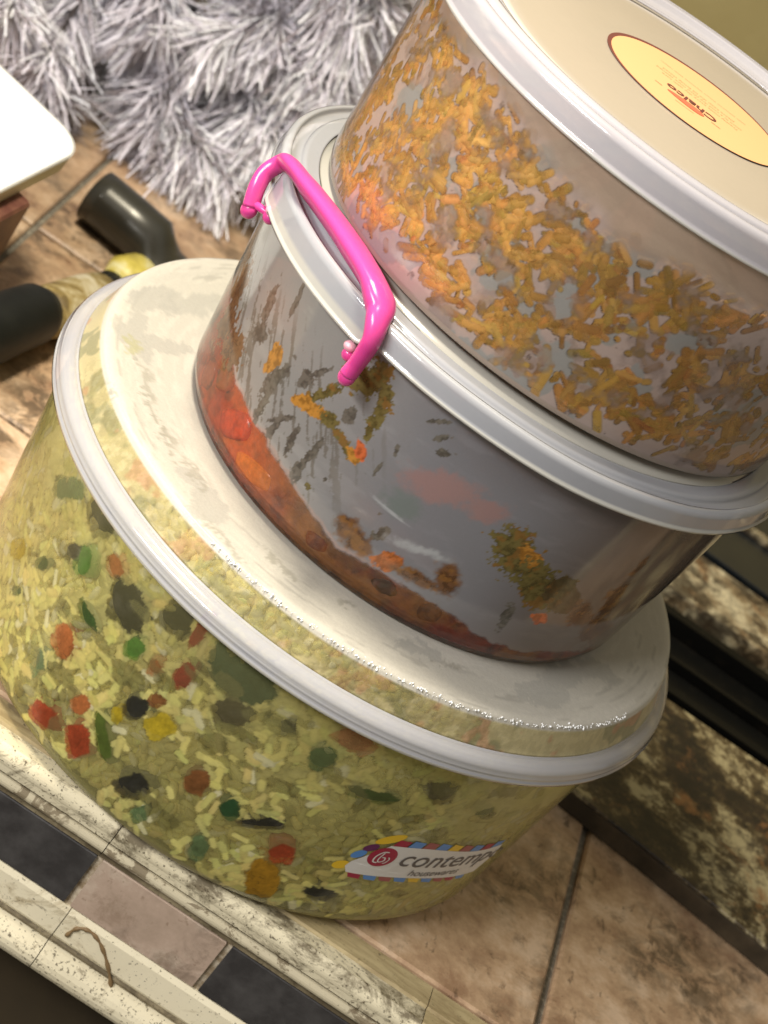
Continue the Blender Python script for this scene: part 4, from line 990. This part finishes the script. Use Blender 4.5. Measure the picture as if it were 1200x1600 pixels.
ST3 = Stamp(.110, .095, .00035); front = dep < .0013
ST3.capsules(th[front], z[front], al[front], ln[front], wd[front] * .92, .28, cc[front] * rs.uniform(.85, 1.15, (front.sum(), 1)))
lathe('tub_body', p3, .0011, [M_smear, M_in], tub3, paint3, 1050, 110)
# lid 3
pl3 = [(R3 - .0010, h3 - .0008), (R3 + .0006, h3 - .0006), (R3 + .0006, h3 + .0006), (R3, h3 + .0010), (R3 - .0002, h3 + .0088), (R3 - .0010, h3 + .0104), (R3 - .0024, h3 + .0112), (R3 - .0036, h3 + .0112), (R3 - .0042, h3 + .0098), (R3 - .0050, h3 + .0095), (R3 - .0062, h3 + .0097), (R3 - .0070, h3 + .0114), (R3 - .0092, h3 + .0122), (R3 - .0112, h3 + .0118), (R3 - .0130, h3 + .0094), (R3 - .0165, h3 + .0082), (R3 - .0180, h3 + .0088), (R3 - .0192, h3 + .0088), (R3 - .0200, h3 + .0082)]
pl3 = resample(pl3, .0008)
lid3 = empty('tub_lid'); lid3.parent = tub3
lathe('lid_rim', pl3, .0011, [M_lid, M_in], lid3, rim_paint(h3, (.78, .76, .81), .64), 420, 120)
def paint_l3(T, R, Z):
    n = fbm(R * np.cos(T), R * np.sin(T), Z, 25, 3, 91); c = np.tile(np.array([.68, .59, .47]), (len(T), 1)) * (.95 + .1 * n)[:, None]
    e = sstep(.082, .093, R)[:, None]; c = c * (1 - e) + np.array([.74, .68, .60]) * e
    return np.concatenate([c, np.full((len(T), 1), .95)], 1)
lathe('lid_plate', [(R3 - .0198, h3 + .0080)] + [(r_, h3 + .0080) for r_ in np.linspace(.088, .0005, 40)], .001, [M_lid, M_in], lid3, paint_l3, 260, 80)
# peach sticker with its print
stk = empty('round_sticker', (-.0017, .0046, h3 + .0083), (0, 0, -.09)); stk.parent = tub3; stk.scale = (.955, .89, 1)
def disc(name, cx, cy, a, b, z0, mat, n=64, par=None):
    V = [(cx, cy, z0)] + [(cx + a * math.cos(t), cy + b * math.sin(t), z0) for t in np.linspace(0, 2 * math.pi, n, endpoint=False)]
    V2 = [(x, y, z0 - .00015) for x, y, _ in V[1:]]
    F = [(0, i + 1, (i + 1) % n + 1) for i in range(n)] + [(i + 1, n + 1 + i, n + 1 + (i + 1) % n, (i + 1) % n + 1) for i in range(n)]
    me = bpy.data.meshes.new(name); me.from_pydata(V + V2, [], F); me.update(); return link(name, me, mat, par)
M_st = flat('peach_paper', (.62, .335, .15), .6); M_sd = flat('brown_print', (.12, .035, .025), .5); M_si = flat('faded_print', (.42, .28, .12), .6); M_sr = flat('red_print', (.60, .12, .06), .5)
disc('sticker_border', 0, 0, .0428, .0428, .0002, M_sd, 96, stk); disc('sticker_face', .0009, -.0017, .0416, .0410, .0004, M_st, 96, stk)
def flat_text(txt, size, x, y, mat, rot=math.pi, z=.0006, name='sticker_lettering', bold=0.0):
    cu = text_curve(txt, size, 0, bold); cu.align_x = 'CENTER'
    ob = bpy.data.objects.new('tmp_curve', cu); C.objects.link(ob); bpy.context.view_layer.update()
    me = bpy.data.meshes.new_from_object(ob.evaluated_get(bpy.context.evaluated_depsgraph_get())); bpy.data.objects.remove(ob); me.name = name
    o = link(name, me, mat, stk); o.location = (x, y, z); o.rotation_euler = (0, 0, rot); return o
SR = math.pi - .06
flat_text('Chalco', .0088, 0.000, -.0085, M_sd, SR, bold=.0002)
for k, (ln_, yy) in enumerate((('Freshly made every day with care', .0005), ('store in a cool dry place once opened', .0045), ('please keep the lid firmly closed', .0085))):
    flat_text(ln_, .0028, .002 - .001 * k, yy, M_si, SR)
flat_text('___ ______ ____ ______ ___ ____', .0030, .001, .0155, M_sd, SR, bold=.00004); 
def flat_poly(name, pts, mat, z=.0006):
    me = bpy.data.meshes.new(name); me.from_pydata([(a, b, z) for a, b in pts], [], [list(range(len(pts)))]); me.update(); return link(name, me, mat, stk)
flat_poly('sticker_leaf', [(.0090 * math.cos(t) - .002, -.0175 + .0030 * math.sin(t) * (1 + .3 * math.cos(t))) for t in np.linspace(0, 2 * math.pi, 30, endpoint=False)], M_sr)
flat_poly('sticker_rule', [(-.017, -.0180), (-.0135, -.0184), (-.0135, -.0180), (-.017, -.0176)], M_sd)
flat_poly('sticker_rule', [(.0105, -.0180), (.015, -.0184), (.015, -.0180), (.0105, -.0176)], M_sd)
flat_poly('sticker_rule', [(-.006, -.0245), (.003, -.0241), (.003, -.0237), (-.006, -.0240)], M_si)

# ================================================================== THE GAS HOB (right, behind)
def grime(name, c1, c2, c3, scale, rough=.45, lo=.42, hi=.58):
    t = NT(name); n = t.noise(scale, 12, .78, None, .1); c = t.ramp(n, [(lo - .05, c1), ((lo + hi) / 2, c2), (hi + .03, c3)])
    c = t.mix(t.val(t.noise(scale * 3.5, 6, .7, None, 1.0), .50, .62, 0, .8), c, (.035, .022, .012))
    c = t.mix(t.val(t.noise(scale * .9, 6, .74, None, .4), .54, .62, 0, .75), c, (.27, .13, .045)); c = t.mix(t.val(t.noise(scale * .6, 7, .76, None, .3), .50, .56, 0, .85), c, (.03, .02, .012))
    t.pbr(c, rough, t.bump(t.noise(scale * 6, 6, .7), .7, .0012)); return t.m
M_hobside = solid('dark_hob_side', (.03, .022, .012), .5, .3, 60, (.07, .052, .03))  # very dark brown for the hob's front face
M_hob = grime('grimy_enamel', (.016, .012, .007), (.11, .078, .034), (.42, .36, .20), 24, .5, .485, .515)
M_hobr = grime('grimy_enamel_rail', (.03, .02, .012), (.30, .22, .12), (.66, .58, .38), 50, .4, .36, .5)
M_iron = solid('black_iron', (.004, .004, .0035), .5, .5, 90, (.012, .010, .007), .55, .85, Specular_IOR_Level=.15)
M_blk = solid('black_enamel', (.010, .013, .016), .22, .1, 40, (.016, .018, .018))
hob = empty('gas_hob', (.30, .25, 0)); tag(hob, 'grimy cream gas hob with black iron grates on the right', 'cooker')
def prism(name, pts, z0, z1, mat, parent, b=.002, sub=None):
    P = [Vector((a, c, 0)) for a, c in pts]; ctr = sum(P, Vector()) / len(P); n = len(P)
    V = [(p.x, p.y, z0) for p in P] + [(p.x, p.y, z1 - b) for p in P] + [((p + (ctr - p).normalized() * b).x, (p + (ctr - p).normalized() * b).y, z1) for p in P]
    F = [list(range(n))[::-1], list(range(2 * n, 3 * n))] + [(i, (i + 1) % n, n + (i + 1) % n, n + i) for i in range(n)] + [(n + i, n + (i + 1) % n, 2 * n + (i + 1) % n, 2 * n + i) for i in range(n)]
    me = bpy.data.meshes.new(name); me.from_pydata(V, [], F); me.update(); o = link(name, me, mat, parent)
    o.location = -hob.location if parent is hob else (0, 0, 0); return o
fx0 = [(.10, .0850), (.13, .0795), (.165, .0740), (.21, .0675), (.28, .0555), (.36, .0425), (.46, .0255)]
prism('front_lip', fx0 + [(.46, .05), (.10, .10)], .0006, .0105, M_hobside, hob, .001)
fx = [(.10, .0855), (.13, .0800), (.165, .0745), (.21, .0680), (.28, .0560), (.36, .0430), (.46, .0260)]
prism('front_panel', fx + [(.46, .207), (.10, .207)], .0106, .0122, M_hob, hob, .0008)
prism('burner_well', [(.10, .2075), (.46, .2075), (.46, .64), (.10, .64)], .001, .004, M_iron, hob, .0005)
prism('cream_rail', [(.10, .3185), (.46, .3165), (.46, .3680), (.10, .3840)], .0045, .014, M_hobr, hob, .002)
prism('rear_plate', [(.10, .389), (.46, .373), (.46, .6), (.10, .6)], .0045, .016, M_blk, hob, .0008)
for yy, w_, h_, mt in ((.2150, .007, .014, M_iron), (.2540, .004, .0105, M_hobr), (.2920, .008, .015, M_iron)):
    prism('grate_bar', [(.11, yy - w_ / 2), (.45, yy - w_ / 2), (.45, yy + w_ / 2), (.11, yy + w_ / 2)], .0045, h_, M_iron, hob, .0012)
prism('drip_ridge', [(.12, .2520), (.45, .2535), (.45, .2575), (.12, .2560)], .0045, .0100, M_hob, hob, .001)
prism('plate_step', [(.12, .4400), (.45, .4360), (.45, .4440), (.12, .4480)], .0165, .0195, M_hobr, hob, .001)
# short run of burnt spill on the back
# ================================================================== LEFT: white topped box, utensils
M_wbox = NT('white_gloss_plastic'); M_wbox.pbr((.90, .90, .86), .25); M_wbox = M_wbox.m
M_wedge = flat('ivory_edge', (.62, .56, .38), .4)
bx = empty('storage_box', (-.26, .16, 0)); tag(bx, 'box with bright white rounded lid at the left edge, above the metal tube', 'box')
def rounded_slab(name, c, ux, uy, hx, hy, rad_, z0, z1, mat, parent, n=10, taper=0):
    """c = corner nearest the stack; slab spreads along -ux and -uy from there"""
    ux, uy = Vector(ux).normalized(), Vector(uy).normalized(); pts = []
    L_ = ((0, 0, 0), (-hx, 0, 90), (-hx, -hy, 180), (0, -hy, 270))
    for X, Y, a0 in L_:
        sx = -1 if X == 0 else 1; sy = -1 if Y == 0 else 1
        cx, cy = X + sx * rad_, Y + sy * rad_
        for k in range(n + 1):
            a = math.radians({(0, 0): 0, (1, 0): 90, (1, 1): 180, (0, 1): 270}[(int(X != 0), int(Y != 0))] + 90 * k / n)
            pts.append((cx + rad_ * math.cos(a), cy + rad_ * math.sin(a)))
    o0 = Vector((-.26, .16)); rings = []
    for zz_, ins in ((z0, taper), (z0 + .0015, taper * .6), (z1 - .0015, 0), (z1, .0012)):
        ring = []
        for a, b_ in pts:
            mx, my = -hx / 2, -hy / 2; f = 1 - ins / max(hx, hy) * 2
            q = Vector(c) + ux * (mx + (a - mx) * f) + uy * (my + (b_ - my) * f) - o0; ring.append((q.x, q.y, zz_))
        rings.append(ring)
    m_ = len(pts); V = [v for r_ in rings for v in r_]; F = [list(range(m_))[::-1], list(range(3 * m_, 4 * m_))]
    for j in range(3): F += [(j * m_ + i, j * m_ + (i + 1) % m_, (j + 1) * m_ + (i + 1) % m_, (j + 1) * m_ + i) for i in range(m_)]
    me = bpy.data.meshes.new(name); me.from_pydata(V, [], F); me.update(); return link(name, me, mat, parent)
UX = (.94, -.34); UY = (.12, .99)
tl = NT('printed_carton'); tl.pbr(tl.ramp(tl.noise(60, 3, .5), [(.4, (.12, .04, .028)), (.6, (.22, .10, .06))]), .5)
rounded_slab('box_lid', (-.2080, .2090), UX, UY, .13, .16, .020, .0800, .0815, M_wbox, bx)
rounded_slab('lid_edge', (-.2084, .2086), UX, UY, .1292, .1592, .0196, .0705, .0798, M_wedge, bx, taper=.001)
rounded_slab('box_body', (-.2085, .145), UX, UY, .12, .10, .0015, .0005, .0703, tl.m, bx)
rounded_slab('corner_strip', (-.2077, .045 + .0008), UX, UY, .0022, .0022, .0006, .0005, .0702, M_wedge, bx)
# grey metal tube flattening to a tongue
M_met = NT('dull_grey_metal'); M_met.pbr(M_met.ramp(M_met.noise(30, 3, .5), [(.3, (.045, .043, .034)), (.7, (.065, .062, .048))]), .28, None, Metallic=.4); M_met = M_met.m
tb = empty('metal_tube_utensil', (-.16, .30, 0)); tag(tb, 'grey metal tube flattening to a tongue, lying behind the bottom tub', 'utensil')
tp = [(-.2035, .3060, .0162), (-.1950, .3045, .0162), (-.1800, .3015, .0162), (-.1640, .2985, .0160), (-.1600, .2980, .0115), (-.1500, .2965, .0085), (-.1300, .2950, .0060), (-.1000, .2930, .0055), (-.0700, .2900, .0055)]
o = tube('tube_handle', [np.array(p) - np.array((-.16, .30, 0)) for p in tp], [.0158] * len(tp), M_met, tb, 28, [(1, 1), (1, 1), (1, 1), (1, 1), (1.05, .9), (1.25, .62), (1.45, .40), (1.5, .36), (1.5, .36)])
# black handle wrapped in stained tape
M_bh = solid('black_rubber', (.006, .007, .006), .55, .2, 80, (.010, .011, .009), Specular_IOR_Level=.25)
M_tape = NT('stained_tape'); M_tape.pbr(M_tape.ramp(M_tape.noise(45, 6, .65, None, .7), [(.38, (.13, .09, .03)), (.47, (.30, .22, .07)), (.54, (.46, .39, .22)), (.66, (.60, .55, .40))]), .55, M_tape.bump(M_tape.noise(160, 4, .6), .4, .001)); M_tape = M_tape.m
M_yel = NT('yellow_tape'); M_yel.pbr(M_yel.ramp(M_yel.noise(60, 4, .6), [(.3, (.34, .27, .04)), (.5, (.60, .50, .10)), (.62, (.70, .66, .36))]), .4); M_yel = M_yel.m
kn = empty('taped_brush', (-.17, .17, 0)); tag(kn, 'thick black handle with stained masking tape wrap, left of the bottom tub', 'brush')
def rel(p): return np.array(p) - np.array((-.17, .17, 0))
hp = [(-.2000, .040, .0160), (-.1970, .080, .0165), (-.1905, .110, .0165), (-.1860, .135, .0165), (-.1815, .152, .0165), (-.1790, .1590, .0160)]
tube('brush_handle', [rel(p) for p in hp], [.0130, .0150, .0158, .0160, .0156, .0130], M_bh, kn, 24)
tp2 = [(-.1792, .1575, .0150), (-.1760, .170, .0145), (-.1720, .190, .0130), (-.1680, .210, .0120), (-.1650, .228, .0115)]
tube('tape_wrap', [rel(p) for p in tp2], [.0128, .0135, .0128, .0120, .0105], M_tape, kn, 20, [(1.05, .95), (1.1, .9), (1.15, .85), (1.2, .8), (1.1, .7)])
tube('dark_ferrule', [rel(p) for p in [(-.1655, .2265, .0105), (-.1640, .236, .0100), (-.1625, .246, .0100)]], [.0098, .0092, .0085], M_bh, kn, 16, [(1.1, .7)] * 3)
tube('yellow_tip', [rel(p) for p in [(-.1632, .243, .0105), (-.1605, .256, .0120), (-.1570, .270, .0115), (-.1535, .281, .0090)]], [.0080, .0115, .0110, .0060], M_yel, kn, 16, [(1.1, .8), (1.15, .8), (1.1, .75), (1, .6)])

# ================================================================== WHITE TINSEL TREE
tree = empty('tinsel_tree', (-.21, .47, 0)); tag(tree, 'silver white tinsel Christmas tree lying in a heap behind the tubs', 'christmas tree')
t = NT('silver_tinsel'); at = t.n('ShaderNodeAttribute', attribute_name='Col')
p = t.pbr(at.outputs['Color'], .5, None, Metallic=.0); p.inputs['Specular IOR Level'].default_value = .6; M_tin = t.m
M_core = solid('dark_twisted_wire', (.09, .075, .07), .6)
def branch(pts, nn_, ln_, wd_=.00065, droop=.42, rad_t=.002, bright=1.0, seed=0):
    q = np.random.RandomState(seed + 100); nn_ = int(nn_ * .85); P = catmull(pts, 10); D = np.gradient(P, axis=0); D /= np.linalg.norm(D, axis=1)[:, None]
    u = np.clip(q.uniform(0, len(P) - 1.001, nn_), 0, len(P) - 1.001); i0 = u.astype(int); f = (u - i0)[:, None]; B = P[i0] * (1 - f) + P[i0 + 1] * f; Dd = D[i0]
    clp = fbm(u * .9 + seed * 9, 0 * u, 0 * u, 1.0, 3, seed)[:, None]; rn = q.normal(size=(nn_, 3)) + 1.1 * np.stack([np.sin(clp[:, 0] * 31), np.cos(clp[:, 0] * 27), -np.abs(np.sin(clp[:, 0] * 19))], 1); rn -= Dd * (rn * Dd).sum(1)[:, None]; rn /= np.linalg.norm(rn, axis=1)[:, None]
    dr = rn + Dd * q.uniform(.3, 1.1, (nn_, 1)) + np.array([0, 0, -droop]) ; dr /= np.linalg.norm(dr, axis=1)[:, None]
    taper = np.clip(1.15 - .5 * (u / len(P)) ** 3, .4, 1); L_ = ln_ * 1.15 * q.uniform(.4, 1.3, nn_) * taper
    sd = np.cross(dr, q.normal(size=(nn_, 3))); sd /= np.linalg.norm(sd, axis=1)[:, None]; bend = q.normal(0, .14, (nn_, 3)) + np.array([0, 0, -.16])
    p0 = B; p1_ = B + dr * (L_ * .5)[:, None]; p2_ = B + (dr + bend) * L_[:, None]; w_ = wd_ * q.uniform(.6, 1.3, nn_)[:, None]
    V = np.stack([p0 - sd * w_ * .5, p0 + sd * w_ * .5, p1_ - sd * w_, p1_ + sd * w_, p2_ - sd * w_ * .7, p2_ + sd * w_ * .7], 1); V[:, :, 2] = np.maximum(V[:, :, 2], .0006 + q.uniform(0, .002, (nn_, 1)))
    n_ = np.arange(nn_)[:, None] * 6; F = np.concatenate([n_ + np.array([[0, 1, 3, 2]]), n_ + np.array([[2, 3, 5, 4]])])
    cl = np.array([.88, .84, .90]) * bright * q.uniform(.75, 1.2, (nn_, 1)); wh = q.rand(nn_) < .22; cl[wh] = np.array([.95, .95, .98]) * bright; br = q.rand(nn_) < .14; cl[br] = np.array([.28, .24, .25])
    Cc = np.repeat(np.concatenate([np.clip(cl, 0, .95), np.ones((nn_, 1))], 1), 6, 0)
    o = link('branch', fast_mesh('branch', V.reshape(-1, 3) - np.array((-.21, .47, 0)), F, Cc, False), M_tin, tree)
    tube('branch_wire', P - np.array((-.21, .47, 0)), rad_t, M_core, o, 6)
BR = [([(-.245, .47, .030), (-.215, .435, .032), (-.185, .415, .030), (-.150, .405, .026)], 2600, .030, 1.0),
      ([(-.200, .50, .060), (-.175, .46, .060), (-.150, .435, .055), (-.118, .425, .050)], 2600, .030, 1.1),
      ([(-.190, .49, .105), (-.160, .46, .100), (-.135, .445, .098), (-.122, .44, .095)], 2400, .030, 1.1),
      ([(-.240, .50, .070), (-.225, .46, .060), (-.215, .43, .045), (-.205, .405, .025)], 2400, .028, .8),
      ([(-.290, .47, .075), (-.285, .43, .060), (-.280, .40, .040), (-.275, .375, .030)], 2200, .028, .95),
      ([(-.330, .46, .075), (-.325, .42, .065), (-.315, .39, .055), (-.305, .37, .050)], 2200, .028, 1.0),
      ([(-.300, .51, .110), (-.270, .47, .100), (-.250, .44, .085), (-.235, .42, .070)], 2200, .030, .85),
      ([(-.230, .53, .140), (-.210, .49, .130), (-.190, .46, .115), (-.170, .44, .100)], 2200, .030, .9),
      ([(-.180, .54, .170), (-.150, .50, .160), (-.145, .47, .150), (-.135, .455, .145)], 2200, .030, 1.0),
      ([(-.350, .54, .130), (-.330, .50, .120), (-.310, .46, .105), (-.295, .44, .090)], 2000, .030, .85),
      ([(-.280, .57, .170), (-.260, .52, .160), (-.235, .49, .150), (-.215, .47, .140)], 2000, .030, .8),
      ([(-.230, .48, .020), (-.220, .44, .018), (-.200, .42, .016), (-.180, .41, .014)], 1500, .026, .6),
      ([(-.300, .46, .022), (-.290, .42, .020), (-.270, .39, .018), (-.255, .385, .016)], 1500, .026, .6),
      ([(-.380, .50, .060), (-.370, .46, .060), (-.350, .42, .060), (-.340, .40, .055)], 1800, .028, .9),
      ([(-.240, .60, .220), (-.220, .56, .210), (-.190, .52, .200), (-.160, .50, .190)], 1800, .030, .9)]
q_ = random.Random(5)
for k in range(13):
    x_, y_, z_ = q_.uniform(-.36, -.10), q_.uniform(.44, .56), q_.uniform(.02, .19); x_ = min(x_, -.160 - (z_ < .06) * .02)
    dx_, dy_, dz_ = q_.uniform(-.05, .05), q_.uniform(-.06, .0), q_.uniform(-.04, .02)
    BR.append(([(x_ - dx_, y_ - dy_, z_ - dz_ + .01), (x_, y_, z_ + .01), (x_ + dx_ * .6, y_ + dy_ * .6, z_ + dz_ * .5), (x_ + dx_ * 1.1, y_ + dy_ * 1.1, max(.02, z_ + dz_ * 1.4))], 2000, .030, q_.uniform(.55, 1.1)))
for i, (pts, nn_, ln_, br_) in enumerate(BR): branch(pts, nn_, ln_, bright=br_, seed=i)
tube('trunk', [rel2 - np.array((-.21, .47, 0)) for rel2 in np.array([(-.34, .64, .02), (-.27, .58, .06), (-.20, .53, .08), (-.12, .50, .10)])], .006, M_core, tree, 10)
